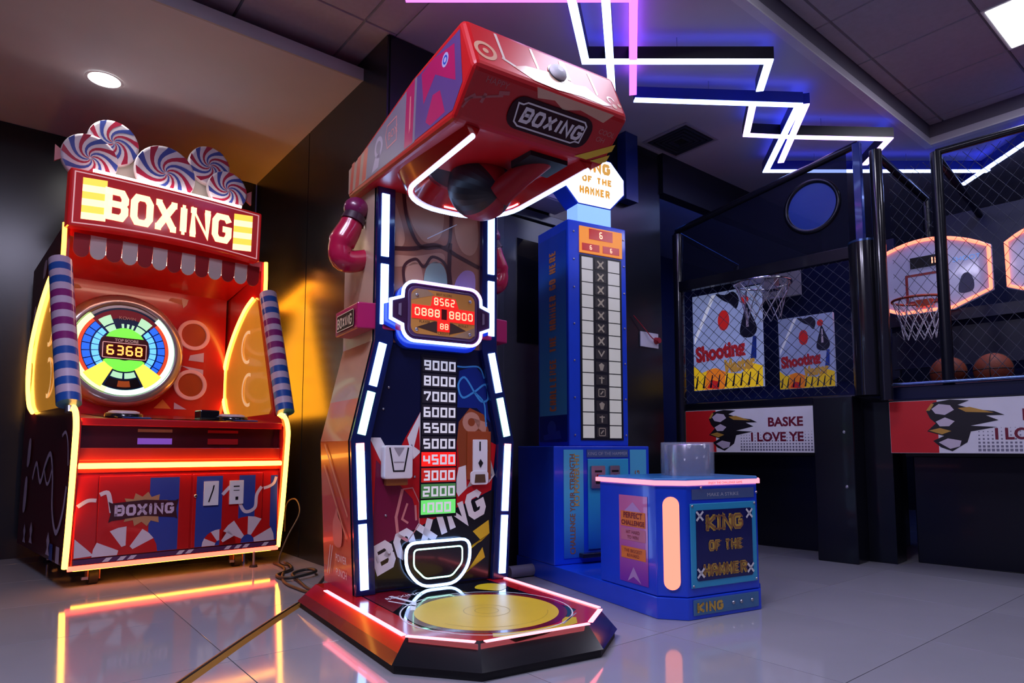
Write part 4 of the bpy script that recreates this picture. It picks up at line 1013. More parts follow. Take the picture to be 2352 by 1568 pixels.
spike([(.10, 1.05), (.16, 1.12), (.22, 1.05)], 'orange_print'); spike([(.24, 1.05), (.24, 1.10), (.33, 1.05)], 'candy_lilac')
for x, k in ((.24, 1), (-.46, -1)):
    P2(MB().poly(FBK, [(x - .07 * k, 1.875), (x - .05 * k, 1.90), (x + .03 * k, 1.895), (x + .03 * k, 1.855)], .004), 'pointing_hand', mat('hand_peach', (.62, .25, .16), .4))
    P2(MB().poly(FBK, [(x + .02 * k, 1.91), (x + .07 * k, 1.90), (x + .06 * k, 1.86), (x + .035 * k, 1.83)], .005), 'hand_cuff', 'candy_white')
# target dial
FDI = Face((-.14, 1.20, 1.445))
DR = .405
P2(MB().lathe(FDI, 0, 0, [(DR, -.04), (DR, .05), (DR - .02, .09), (DR - .07, .12), (DR - .085, .10)], 56), 'dial_rim', mat('dial_silver', (.55, .50, .52), .22, metal=.7))
FDF = Face((-.14, 1.085, 1.445))
P2(MB().disc(FDF, 0, 0, .30, .0, 56), 'dial_face', mat('dial_navy', (.01, .03, .14), .2, coat=.4))
glow('dial_lime', (.62, 1.0, .30), 2.2); glow('dial_mint', (.55, 1.0, .65), 1.8); glow('dial_yellow', (1.0, .72, .08), 1.4); glow('dial_blue', (.02, .16, 1.0), .9); glow('dial_sky', (.12, .45, 1.0), 1.5); glow('dial_green', (.20, .95, .08), .9); glow('dial_pale', (.45, .85, .55), .9); glow('dial_red', (1, .10, .03), .55)
P2(MB().ring(FDF, 0, 0, .285, .322, .004, 56, 132, 250), 'dial_light_arc', 'dial_lime')
P2(MB().ring(FDF, 0, 0, .285, .322, .004, 56, 250, 410), 'dial_light_arc', 'dial_mint')
P2(MB().ring(FDF, 0, 0, .262, .285, .003, 40, 135, 228), 'dial_red_arc', 'dial_red')
P2(MB().ring(FDF, 0, 0, .262, .285, .003, 40, -48, 45), 'dial_red_arc', 'dial_red')
P2(MB().ring(FDF, 0, 0, .225, .285, .002, 40, 45, 135), 'dial_plum_arc', mat('dial_plum', (.25, .02, .06), .3))
def seg(r0, r1, a0, a1, m, n=4, off=.006): P2(MB().ring(FDF, 0, 0, r0, r1, off, n, a0, a1), 'dial_segment', m)
for side in (0, 1):
    for k in range(7):
        a = (135 + k * 12.6) if side == 0 else (-42 + k * 12.6)
        seg(.212, .258, a + .8, a + 11.8, 'dial_blue'); seg(.160, .202, a + .8, a + 11.8, 'dial_sky')
seg(.20, .258, 112, 131, 'dial_pale'); seg(.20, .258, 49, 68, 'dial_pale'); seg(.150, .19, 112, 131, 'dial_pale'); seg(.150, .19, 49, 68, 'dial_pale')
for a in (75, 85, 96): seg(.155, .185, a - 2.5, a + 2.5, 'dial_pale', 2)
P2(MB().words(FDF, 'KO', -.045, .215, .024, .006).words(FDF, 'WIN', .0, .215, .022, .006), 'dial_lettering', mat('dial_letters', (.6, .45, .45), .4))
seg(.15, .30, 216, 243, 'dial_yellow', 8, .007); seg(.15, .30, 297, 324, 'dial_yellow', 8, .007)
P2(MB().poly(FDF, [(-.12, .075), (.12, .075)] + arc(0, .02, .135, 28, 152, 10), .005), 'dial_green_cap', 'dial_green')
P2(MB().ring(FDF, 0, 0, .075, .155, .0045, 16, 212, 328), 'dial_green_cup', 'dial_green')
seg(.165, .205, 247, 268, 'dial_pale', 4); seg(.165, .205, 272, 293, 'dial_pale', 4)
seg(.215, .275, 246, 294, 'black_gloss', 8); P2(MB().ring(FDF, 0, 0, .222, .265, .0075, 6, 262, 280), 'dial_flame', 'orange_print')
P2(MB().slab(FDF, rrect(-.15, .15, -.07, .085, .03), .006, .010), 'display_surround', 'candy_dark', .003)
P2(MB().words(FDF, 'TOP SCORE', .01, .055, .020, .0115, align='CENTER', bold=.0008), 'display_caption', 'white_print')
d = P2(MB().slab(FDF, [(-.135, -.062), (.135, -.062), (.135, .045), (-.135, .045)], .010, .013), 'score_display', mat('display_maroon', (.08, .006, .006), .15, coat=.4))
MB().stroke(FDF, rrect(-.135, .135, -.062, .045, .006), .006, .0135, True).build('display_frame', mat('display_pink', (.75, .50, .50), .4, emit=(1, .6, .6), es=.25), d)
MB().spell(lambda b, n, m, parent: b.build(n, m, parent), 'display_digit', glow('digit_amber', (1.0, .30, .06), 2.6), d, FDF, '6368', -.112, -.042, .070, .046, .011, .013, off=.0145, font=SEGS)
P2(MB().box(-.45, .45, .62, .66, 1.99, 2.005), 'canopy_light', glow('canopy_glow', (1.0, .62, .45), 9.0))
# scalloped awning
for k in range(13):
    x0 = -.565 + k * .0865; x1 = x0 + .084; zc = 1.955; xm = (x0 + x1) / 2; r = (x1 - x0) / 2
    q = [(x0, 2.05), (x0, zc)] + arc(xm, zc, r, 180, 360, 8, r * 1.1)[1:-1] + [(x1, zc), (x1, 2.05)]
    v = []
    P2(MB().hexa([(x, .475 + (2.05 - z) * .12, z) for x, z in q], [(x, .483 + (2.05 - z) * .12, z) for x, z in q]), 'awning_scallop', ('awning_white' if k % 2 else 'awning_red') if (mat('awning_white', (.70, .62, .55), .5), mat('awning_red', (.36, .012, .016), .4)) else None)
# marquee
def mq(x0, x1, z0, z1, sag=.028, n=10):
    b_ = [(x0 + (x1 - x0) * i / n, z0 + sag * (1 - (2 * i / n - 1) ** 2)) for i in range(n + 1)]
    t_ = [(x0 + (x1 - x0) * i / n, z1 + sag * .4 * (1 - (2 * i / n - 1) ** 2)) for i in range(n + 1)]
    return b_ + t_[::-1]
FM = Face((-.055, .46, 0), (1, 0, 0), Vector((0, -.05, 1)))
P2(MB().slab(FM, mq(-.565, .565, 2.055, 2.40), -.11, .0), 'marquee_box', 'marquee_red', .012)
P2(MB().stroke(FM, mq(-.54, .54, 2.075, 2.38), .007, .001, True), 'marquee_outline', mat('outline_pink', (.72, .36, .38), .3, emit=(1, .5, .5), es=.5))
for (x0, x1) in ((-.50, -.375), (.375, .50)):
    for k in range(6):
        za, zb_ = 2.105 + k * .0415, 2.105 + (k + 1) * .0415
        P2(MB().poly(FM, [(x0, za), (x1, za + .012), (x1, zb_ + .012), (x0, zb_)], .002), 'marquee_stripe', 'panel_yellow' if k % 2 else 'panel_pale')
b = MB()
lw_ = .040
b.glyphs(FM, 'BOXING', -.385, 2.135, .195, w=.128, lw=lw_, gap=.010, off=.004, font=SLAB)
P2(b, 'marquee_lettering', 'letter_cream')
P2(MB().box(-.50, .38, .375, .395, 2.418, 2.430), 'marquee_top_light', glow('top_light', (1.0, .93, .84), 9.0))
# lollipops on a pale backing board
P2(MB().slab(Face((-.10, .52, 0)), spline([(-.40, 2.40), (-.38, 2.60), (-.28, 2.68), (-.20, 2.56), (-.10, 2.66), (.05, 2.66), (.15, 2.56), (.26, 2.64), (.33, 2.55), (.40, 2.40)], 4) , -.01, .0), 'lollipop_board', mat('board_pale', (.62, .64, .56), .4))
mat('lolly_white', (.74, .68, .74), .3, coat=.3); mat('lolly_red', (.42, .02, .06), .3, coat=.3); mat('lolly_blue', (.05, .08, .36), .3, coat=.3)
def lollipop(x, z, r, y, n=22, tw=1.15, ph=0.0):
    F = Face((0, y, 0))
    d = P2(MB().lathe(F, x, z, [(r, -.02), (r, .008), (r * .97, .014), (r * .9, .016)], 40), 'lollipop', 'lolly_white')
    for c, nm in ((0, 'lolly_red'), (1, 'lolly_blue')):
        for k in range(n // 2):
            if k % 2 != c: continue
            a = 2 * PI * k / (n // 2) + ph; wd = 2 * PI / n * .95
            L, Q = [], []
            for i in range(9):
                t = .05 + .93 * i / 8
                aa = a + tw * (1 - t) ** 1.5 * 1.6
                L.append((x + r * t * math.cos(aa), z + r * t * math.sin(aa))); Q.append((x + r * t * math.cos(aa + wd), z + r * t * math.sin(aa + wd)))
            b = MB(); b.add([F.p(*p, .0175) for p in L] + [F.p(*p, .0175) for p in Q], [(i, 9 + i, 10 + i, i + 1) for i in range(8)])
            b.build('lollipop_swirl', nm, d)
lollipop(-.385, 2.665, .142, .485, 20); lollipop(-.51, 2.515, .150, .455, 20, ph=.3); lollipop(-.095, 2.535, .180, .43, 20, ph=.6); lollipop(.19, 2.69, .135, .485, 20, ph=.2); lollipop(.30, 2.535, .132, .44, 20)
for (x, z, k) in ((-.675, 2.50, -1), (.46, 2.53, 1)):
    P2(MB().hexa([(x - k * .03, .45, z - .02), (x + k * .012, .45, z - .05), (x + k * .012, .45, z + .05), (x - k * .03, .45, z + .02)][::k], [(x - k * .03, .47, z - .02), (x + k * .012, .47, z - .05), (x + k * .012, .47, z + .05), (x - k * .03, .47, z + .02)][::k]), 'wrapper_end', 'pink_print')

# ================================================================== BLUE HAMMER GAME (tower and pedestal on one base)
mat('king_blue', (.008, .065, .72), .25, coat=.35)
mat('king_dark', (.004, .02, .24), .3, coat=.3)
mat('king_sky', (.03, .24, .62), .3, coat=.3)
mat('king_cyan', (.03, .36, .62), .3, coat=.3)
mat('gold_print', (.62, .38, .06), .35)
mat('bronze_print', (.30, .13, .05), .4)
mat('grey_square', (.50, .50, .47), .35, emit=(.9, .88, .8), es=.25)
mat('panel_black', (.012, .012, .014), .3, coat=.2)
def gradient(name, c0, c1, z0, z1, rough=.28):
    """printed colour blend along the height of the piece"""
    m = bpy.data.materials.new(name); m.use_nodes = True; nt = m.node_tree; b = nt.nodes['Principled BSDF']
    tc = nt.nodes.new('ShaderNodeTexCoord'); sp = nt.nodes.new('ShaderNodeSeparateXYZ'); mr = nt.nodes.new('ShaderNodeMapRange')
    mr.inputs[1].default_value = z0; mr.inputs[2].default_value = z1
    mx = nt.nodes.new('ShaderNodeMix'); mx.data_type = 'RGBA'; mx.inputs[6].default_value = (*c0, 1); mx.inputs[7].default_value = (*c1, 1)
    nt.links.new(tc.outputs['Object'], sp.inputs[0]); nt.links.new(sp.outputs['Z'], mr.inputs[0]); nt.links.new(mr.outputs[0], mx.inputs[0]); nt.links.new(mx.outputs[2], b.inputs['Base Color'])
    b.inputs['Roughness'].default_value = rough; b.inputs['Coat Weight'].default_value = .3
    MATS[name] = m
    return m
gradient('tower_blend', (.06, .46, .80), (.008, .06, .50), .95, 1.95)
gradient('door_blend', (.006, .08, .50), (.04, .48, .75), .15, .55)
gradient('poster_blend', (.20, .03, .45), (.62, .16, .40), .12, .40)
M3 = thing('hammer_game', 'blue hammer strength game with tall score tower and low striking pedestal', 'arcade machine', (.972, 3.011, 0), R(28))
def P3(b, name, m, bevel=0.0, parent=None, **k): return b.build(name, m, parent or M3, bevel, **k)
P3(MB().hexa([(-.325, .09, 0), (-.225, 0, 0), (.225, 0, 0), (.325, .09, 0), (.325, 1.40, 0), (-.325, 1.40, 0)], [(-.325, .09, .095), (-.225, 0, .095), (.225, 0, .095), (.325, .09, .095), (.325, 1.40, .095), (-.325, 1.40, .095)]), 'floor_plinth', 'king_blue', .004)
PO = [(-.320, .095), (-.222, .006), (.222, .006), (.320, .095), (.320, .52), (-.320, .52)]
P3(MB().hexa([(x, y, .097) for x, y in PO], [(x, y, .585) for x, y in PO]), 'pedestal_body', 'king_blue', .005)
PT = [(-.335, .09), (-.23, -.008), (.23, -.008), (.335, .09), (.335, .535), (-.335, .535)]
P3(MB().hexa([(x, y, .587) for x, y in PT], [(x, y, .607) for x, y in PT]), 'pedestal_top_light', glow('acrylic_pink', (1.0, .26, .34), 1.7))
P3(MB().hexa([(x * .97, .26 + (y - .26) * .97, .6071) for x, y in PT], [(x * .97, .26 + (y - .26) * .97, .617) for x, y in PT]), 'pedestal_top', 'king_sky', .003)
FPF = Face((0, -.0085, 0))
P3(MB().words(FPF, 'ENJOY THE CHALLENGE GAME', -.10, .591, .010, .001, wide=1.1), 'top_edge_lettering', mat('maroon_print', (.35, .02, .05), .4))
# striking drum
FT3 = Face((.065, .30, .617), (1, 0, 0), (0, 1, 0))
P3(MB().lathe(FT3, 0, 0, [(.132, 0), (.132, .165), (.127, .165), (.127, .002)], 40), 'drum_sleeve', mat('clear_acrylic', (.75, .80, .95), .05, alpha=.16, var=.02))
P3(MB().lathe(FT3, 0, 0, [(.112, .0), (.112, .150), (.108, .156), (.02, .157)], 36), 'striking_drum', mat('drum_steel', (.55, .50, .56), .22, metal=1))
# pedestal front artwork
FPP = Face((0, .006, 0))
P3(MB().slab(FPP, [(-.205, .135), (.205, .135), (.205, .505), (-.205, .505)], .001, .008), 'pedestal_frame', 'king_cyan', .003)
P3(MB().slab(FPP, rrect(-.175, .175, .165, .475, .012), .008, .010), 'pedestal_plate', mat('plate_navy', (.006, .008, .10), .25, coat=.3))
FPL = Face((0, -.0045, 0))
def gold(text, cx, z, h, w, F=FPL, rot=0, gap=None):
    gap = gap if gap is not None else h * .08
    tw = sum((w * (.45 if c in 'I1' else .5 if c == ' ' else 1)) + gap for c in text) - gap
    P3(MB().glyphs(F, text, cx - tw / 2 - .004, z - .004, h + .008, w=w, lw=h * .34, gap=gap, off=.0012, font=SLAB), 'gold_lettering', 'gold_print')
    P3(MB().glyphs(F, text, cx - tw / 2, z, h, w=w, lw=h * .12, gap=gap, off=.0024, font=SLAB), 'gold_letter_core', 'bronze_print')
gold('KING', 0, .385, .065, .062); gold('OF', -.062, .295, .042, .036); gold('THE', .055, .295, .042, .036); gold('HAMMER', 0, .185, .048, .042)
for (x, z) in ((-.155, .45), (.155, .45), (-.155, .20), (.155, .20)):
    s = 1 if x > 0 else -1
    P3(MB().stroke(FPL, [(x - .02, z - .02), (x + .02, z + .02)], .010, .003).stroke(FPL, [(x - .02, z + .02), (x + .02, z - .02)], .010, .003), 'crossed_bones', 'white_print')
P3(MB().slab(Face((0, 0, 0)), [(-.20, .018), (.205, .018), (.205, .086), (-.20, .086)], .0005, .004), 'pedestal_nameplate', mat('brushed_blue', (.10, .25, .45), .25, metal=.5), .002)
P3(MB().glyphs(Face((0, -.004, 0)), 'KING', -.18, .030, .042, w=.040, lw=.012, gap=.006, off=.0018, font=SLAB), 'nameplate_lettering', 'gold_print')
for x in (.04, .09, .16): P3(MB().lathe(Face((0, -.004, 0)), x, .052, [(.008, .0), (.008, .004), (.004, .006)], 12), 'screw', 'steel')
P3(MB().slab(FPP, [(-.19, .522), (.20, .522), (.20, .568), (-.19, .568)], .001, .003), 'pedestal_header', mat('header_steel', (.12, .20, .42), .3, metal=.4))
P3(MB().words(Face((0, .003, 0)), 'MAKE A STRIKE', 0, .535, .016, .001, align='CENTER', wide=1.3), 'header_lettering', mat('silver_print', (.45, .52, .62), .35))
for (x, z) in ((-.195, .495), (.195, .495), (-.195, .145), (.195, .145), (-.14, .575), (.21, .545)): P3(MB().lathe(FPP, x, z, [(.006, .008), (.006, .011), (.003, .013)], 10), 'screw', 'steel')
# lit pill lamp on the chamfer
FCH = Face((-.271, .0505, 0), Vector((.098, -.089, 0)), (0, 0, 1))
pill = arc(0, .50, .036, 0, 180, 10) + arc(0, .165, .036, 180, 360, 10)
P3(MB().slab(FCH, pill, .001, .010), 'pill_lamp', glow('pill_salmon', (1.0, .24, .16), 1.7))
# poster on the left flank of the pedestal
FSP = Face((-.320, 0, 0), (0, -1, 0), (0, 0, 1))
P3(MB().rect(FSP, -.36, -.15, .125, .53, .002), 'side_poster', 'poster_blend')
P3(MB().poly(FSP, [(-.34, .44), (-.255, .50), (-.17, .44)], .003).poly(FSP, [(-.30, .13), (-.255, .20), (-.20, .13), (-.255, .155)], .003), 'poster_star', mat('poster_lilac', (.5, .30, .62), .35), split=True)
for (z0, z1) in ((.385, .455), (.32, .375), (.235, .29)): P3(MB().rect(FSP, -.345, -.165, z0, z1, .0034), 'poster_block', 'orange_print' if z0 != .32 else 'poster_pinkish', ) if (mat('poster_pinkish', (.58, .18, .28), .35)) else None
P3(MB().words(FSP, 'PERFECT', -.255, .425, .026, .005, align='CENTER', bold=.001).words(FSP, 'CHALLENGE', -.255, .392, .022, .005, align='CENTER', bold=.001).words(FSP, 'HIT HARD', -.255, .352, .016, .005, align='CENTER').words(FSP, 'TO WIN', -.255, .328, .016, .005, align='CENTER').words(FSP, 'THE BIGGEST', -.255, .265, .016, .005, align='CENTER').words(FSP, 'REWARD', -.255, .243, .016, .005, align='CENTER'), 'poster_lettering', mat('poster_maroon', (.22, .01, .02), .4))
# tower lower box
TX0, TX1, TY0, TY1 = -.325, .365, .955, 1.38
P3(MB().box(TX0, TX1, TY0, TY1, .096, .765), 'tower_cabinet', 'king_blue', .005)
FTB = Face((0, TY0, 0))
P3(MB().slab(FTB, [(-.26, .13), (-.125, .13), (-.125, .745), (-.26, .745)], .001, .003), 'cabinet_strip', 'tower_strip') if gradient('tower_strip', (.01, .08, .50), (.10, .55, .80), .10, .50) else None
P3(MB().slab(FTB, [(.215, .13), (.34, .13), (.34, .745), (.215, .745)], .001, .003), 'cabinet_strip', 'tower_strip')
FTS = Face((0, TY0 - .003, 0))
P3(MB().words(FTS, 'CHALLENGE YOUR STRENGTH', -.185, .15, .036, .001, rot=90, bold=.001, wide=.82), 'strip_lettering', 'bronze_print')
P3(MB().words(FTS, 'STRONG', .285, .42, .036, .001, rot=90, bold=.001), 'strip_lettering', 'bronze_print')
P3(MB().words(FTS, 'KO POWER HIT', -.155, .42, .036, .0012, rot=90, bold=.001, wide=.85), 'strip_lettering_gold', 'gold_print')
P3(MB().slab(FTB, [(-.10, .70), (.20, .70), (.20, .745), (-.10, .745)], .001, .004), 'cabinet_header', 'header_steel')
P3(MB().words(Face((0, TY0 - .004, 0)), 'KING OF THE HAMMER', .05, .712, .020, .001, align='CENTER'), 'header_lettering', 'silver_print')
cdoor = P3(MB().slab(FTB, [(-.095, .17), (.20, .17), (.20, .69), (-.095, .69)], .001, .007), 'service_door', 'door_blend', .002)
FTD = Face((0, TY0 - .007, 0))
for k, (t, z) in enumerate((('POWER', .40), ('STRIKE', .325), ('SCORE', .25))): MB().words(FTD, t, .08, z, .028, .001, align='CENTER').build('door_lettering', 'king_dark', cdoor)
for (x0, x1) in ((-.08, .018), (.055, .125)):
    c = MB().slab(FTD, rrect(x0, x1, .52, .65, .006), .001, .014).build('coin_plate', 'steel', cdoor)
    fc = Face((0, TY0 - .021, 0)); xm = (x0 + x1) / 2
    MB().rect(fc, xm - .025, xm + .025, .612, .624, .001).rect(fc, xm - .02, xm + .02, .545, .565, .001).build('coin_slot', 'black_matte', c)
    MB().poly(fc, [(xm - .014, .60), (xm + .014, .60), (xm, .58)], .001).build('coin_arrow', 'red_print', c)
P3(MB().box(-.16, .36, TY0 - .05, TY0 - .001, .13, .155), 'kick_bar', 'black_gloss', .004)
# tower shaft
SX0, SX1, SY0, SY1 = -.205, .225, .975, 1.33
P3(MB().box(SX0, SX1, SY0, SY1, .766, 2.12), 'tower_shaft', 'king_blue', .006)
FTL = Face((SX0, SY0, 0), (0, -1, 0), (0, 0, 1))
P3(MB().rect(FTL, -.335, -.02, .95, 2.06, .002), 'shaft_side_print', 'tower_blend')
P3(MB().rect(FTL, -.335, -.02, .79, .95, .0024), 'shaft_side_emblem', 'king_dark')
P3(MB().disc(FTL, -.19, .87, .05, .003, 20).poly(FTL, [(-.29, .83), (-.10, .86), (-.08, .81), (-.28, .80)], .003), 'emblem_print', mat('emblem_blue', (.03, .08, .40), .3), split=True)
zz = .975
for t in ('CHALLENGE', 'THE', 'HAMMER', 'GO', 'HERE'):
    P3(MB().glyphs(FTL, t, -.135, zz, .075, w=.030, lw=.013, gap=.0065, off=.004, font=SLAB, rot=90), 'shaft_side_lettering', mat('rust_letters', (.60, .24, .09), .4))
    zz += len(t) * .0365 + .03
FTF = Face((0, SY0, 0))
P3(MB().slab(FTF, [(-.125, .80), (.185, .80), (.185, 1.915), (-.125, 1.915)], .001, .004), 'score_board', 'panel_black')
FTP = Face((0, SY0 - .004, 0))
rows, z0, z1 = 14, .81, 1.905
dzr = (z1 - z0) / rows
SYM = 'BRAVOTWKXYXZXX'
for k in range(rows):
    a, c = z0 + k * dzr + .003, z0 + (k + 1) * dzr - .003
    for (x0, x1) in ((-.112, -.032), (.082, .168)): P3(MB().slab(FTP, [(x0, a), (x1, a), (x1, c), (x0, c)], .0005, .003), 'score_lamp', 'grey_square')
    sm = (a + c) / 2
    t = P3(MB().slab(FTP, [(-.016, a + .006), (.066, a + .006), (.066, c - .006), (-.016, c - .006)], .0005, .002), 'symbol_tile', mat('symbol_black', (.05, .045, .04), .35))
    b = MB(); fsy = Face((0, SY0 - .006, 0))
    if k > 6: b.stroke(fsy, [(.003, sm - .022), (.047, sm + .022)], .010, .001).stroke(fsy, [(.003, sm + .022), (.047, sm - .022)], .010, .001).disc(fsy, .025, sm, .011, .0012, 10)
    elif k == 6: b.stroke(fsy, [(.003, sm + .02), (.025, sm - .012), (.047, sm + .02)], .009, .001)
    elif k % 3 == 0: b.stroke(fsy, rrect(.002, .048, sm - .022, sm + .022, .006), .005, .001, True).stroke(fsy, [(.015, sm - .01), (.035, sm + .01)], .008, .001)
    elif k % 3 == 1: b.stroke(fsy, [(.025, sm - .022), (.025, sm + .02)], .010, .001).stroke(fsy, [(.006, sm + .01), (.044, sm + .01)], .008, .001)
    else: b.poly(fsy, [(.005, sm + .012), (.025, sm + .024), (.045, sm + .012), (.034, sm - .022), (.016, sm - .022)], .001)
    b.build('symbol', mat('symbol_cream', (.55, .50, .32), .4), t)
# orange display on top of the board
od = P3(MB().slab(FTF, [(-.128, 1.925), (.19, 1.925), (.19, 2.09), (-.128, 2.09)], .001, .010), 'score_display', mat('display_orange', (.62, .24, .03), .3, emit=(1, .30, .03), es=.55), .003)
FTO = Face((0, SY0 - .010, 0))
for (x0, x1, za, zb_, h) in ((-.06, .115, 2.015, 2.08, .042), (-.112, .015, 1.94, 1.985, .028), (.04, .165, 1.94, 1.985, .028)):
    w = MB().slab(FTO, [(x0, za), (x1, za), (x1, zb_), (x0, zb_)], .0005, .002).build('display_window', 'display_wine', od) if mat('display_wine', (.25, .006, .006), .2, emit=(1, .01, .005), es=.28) else None
    xm = (x0 + x1) / 2
    MB().glyphs(Face((0, SY0 - .012, 0)), '6', xm - h * .28, (za + zb_) / 2 - h / 2, h, w=h * .56, lw=h * .15, off=.0008, font=SEGS).build('display_digit', glow('digit_pale', (1.0, .55, .35), 1.6), w)
for z in (.83, 1.05, 1.27, 1.49, 1.71, 1.88, 2.05):
    for x in (-.165, .207): P3(MB().lathe(FTF, x, z, [(.006, .0), (.006, .004), (.003, .006)], 10), 'screw', 'steel')
# lit crown sign on a neck
FSG = Face((.022, 1.02, 0))
P3(MB().slab(FSG, [(-.125, 2.121), (.125, 2.121), (.125, 2.27), (-.125, 2.27)], -.12, -.002), 'sign_neck', glow('neck_blue', (.25, .48, 1.0), 1.0))
OCT = [(-.125, 2.245), (.125, 2.245), (.235, 2.36), (.235, 2.46), (.13, 2.565), (-.13, 2.565), (-.235, 2.46), (-.235, 2.36)]
P3(MB().slab(FSG, OCT, -.14, 0), 'sign_box', 'king_blue', .006)
P3(MB().slab(FSG, [(x * .95, 2.405 + (z - 2.405) * .94) for x, z in OCT], .0, .006), 'sign_face', glow('sign_white', (.88, .95, 1.0), 1.35))
FSL = Face((.022, 1.014, 0))
for (t, a, z, h, w, lw, gp) in (('KING', -.115, 2.465, .072, .062, .022, .007), ('OF', -.095, 2.395, .042, .036, .0125, .006), ('THE', .013, 2.395, .042, .036, .0125, .006), ('HAMMER', -.115, 2.315, .050, .034, .0135, .005)):
    P3(MB().glyphs(FSL, t, a, z, h, w=w, lw=lw, gap=gp, off=.001, font=SLAB), 'sign_lettering', mat('sign_gold', (.75, .42, .05), .35, emit=(1, .5, .05), es=.32))

# ================================================================== BASKETBALL CAGES (right), one row
mat('cage_black', (.005, .006, .011), .28, coat=.08, spec=.35)
mat('cage_navy', (.003, .006, .04), .35, spec=.35)
mat('fine_mesh', (.004, .006, .02), .7, alpha=.86, spec=.15)
mat('net_cord', (.045, .055, .09), .5)
mat('net_white', (.55, .56, .66), .6)
mat('banner_white', (.62, .60, .68), .45, emit=(.75, .72, .9), es=.10)
mat('banner_red', (.50, .012, .016), .4, emit=(1, .02, .02), es=.05)
mat('banner_maroon', (.20, .008, .03), .4)
mat('banner_dark', (.012, .010, .012), .4)
mat('banner_gold', (.62, .33, .05), .4)
glow('neon_rim', (1.0, .16, .09), 3.2)
mat('board_glass', (.34, .34, .52), .2, emit=(.40, .42, .80), es=.16, coat=.3)
mat('board_print', (.30, .03, .03), .4)
B0 = Vector((2.25, 4.28, 0)); BR = R(-46); BM = Matrix.Rotation(BR, 3, 'Z')
def cage_root(name, label, x, y):
    w = B0 + BM @ Vector((x, y, 0))
    o = thing(name, label, 'arcade machine', w, BR, 'basketball hoop cages in a row'); 

    return o, Vector((x, y, 0))
def make_P(root, off):
    def f(b, name, m, bevel=0.0, parent=None, **k):
        b.v = [(p[0] - off.x, p[1] - off.y, p[2]) for p in b.v]
        return b.build(name, m, parent or root, bevel, **k)
    return f
def net(F, x0, x1, z0, z1, sp, r, slope=1.0):
    """diamond netting of thin cords clipped to a rectangle on a Face"""
    b = MB()
    for s in (1, -1):
        c = x0 - (z1 - z0) / slope if s > 0 else x0
        e = x1 if s > 0 else x1 + (z1 - z0) / slope
        k = c + sp / 2
        while k < e:
            xa, za = k, z0
            pts = []
            # cord x = k + s*(z - z0)/slope
            def X(z): return k + s * (z - z0) / slope
            lo, hi = z0, z1
            if s > 0: lo, hi = max(lo, z0 + (x0 - k) * slope), min(hi, z0 + (x1 - k) * slope)
            else: lo, hi = max(lo, z0 + (k - x1) * slope), min(hi, z0 + (k - x0) * slope)
            if hi - lo > .01: b.tube([F.p(X(lo), lo, .001 * s), F.p(X(hi), hi, .001 * s)], r, 4, caps=False)
            k += sp
    return b
YP = .15      # plane of the cage fronts
def banner(P, x0, x1, full):
    F = Face((0, YP, 0)); z0, z1 = .722, 1.056
    bp = P(MB().slab(F, [(x0, z0), (x1, z0), (x1, z1), (x0, z1)], -.03, 0), 'banner_panel', 'banner_white', .002)
    def Q(b, n, m): return P(b, n, m)
    Q(MB().rect(F, x0 + .002, x0 + .27, z0 + .002, z1 - .002, .0012), 'banner_red_field', 'banner_red')
    # halftone rows fading upwards
    b = MB()
    for i in range(int((x1 - x0 - .5) / .022)):
        for j in range(7):
            r = .0075 * (1 - j / 8)
            b.rect(F, x0 + .48 + i * .022 - r, x0 + .48 + i * .022 + r, z0 + .02 + j * .022 - r, z0 + .02 + j * .022 + r, .0012)
    h = Q(b, 'banner_halftone', mat('halftone_grey', (.22, .21, .28), .5)); h['kind'] = 'stuff'
    ex, ez = x0 + .36, (z0 + z1) / 2
    # clawed fist emblem
    for (pts, m, o) in (([(-.15, .10), (-.11, .15), (-.02, .165), (.08, .155), (.02, .13), (.10, .10), (.20, .085), (.25, .06), (.16, .06), (.22, .03), (.08, .0), (.21, -.01), (.08, -.035), (.06, -.10), (-.02, -.155), (-.08, -.13), (-.12, -.09), (-.06, -.06), (-.15, -.03), (-.10, .02), (-.13, .05)], 'banner_dark', .002),
                        ([(-.12, .11), (-.08, .14), (-.02, .13), (.0, .10), (-.05, .07), (-.10, .08)], 'candy_white', .003), ([(.02, .11), (.08, .115), (.20, .075), (.06, .085)], 'banner_gold', .003),
                        ([(-.10, .03), (-.05, .055), (.0, .03), (-.03, .0), (-.08, .0)], 'candy_white', .003), ([(-.14, -.025), (-.08, -.01), (-.02, -.03), (-.07, -.05)], 'banner_gold', .003),
                        ([(-.09, -.10), (-.04, -.075), (.03, -.09), (.02, -.125), (-.03, -.14)], 'candy_white', .003), ([(-.15, .10), (-.12, .145), (-.105, .14), (-.13, .10)], 'banner_gold', .003)):
        Q(MB().poly(F, [(ex + a, ez + c) for a, c in pts], o), 'fist_emblem', m)
    Q(MB().words(F, 'BASKETBALL' if full else 'BASKE', x0 + .69, z0 + .195, .066, .002, bold=.003), 'banner_lettering', 'banner_maroon')
    Q(MB().words(F, 'I LOVE YE', x0 + .555, z0 + .085, .066, .002, bold=.003), 'banner_lettering', 'banner_maroon')
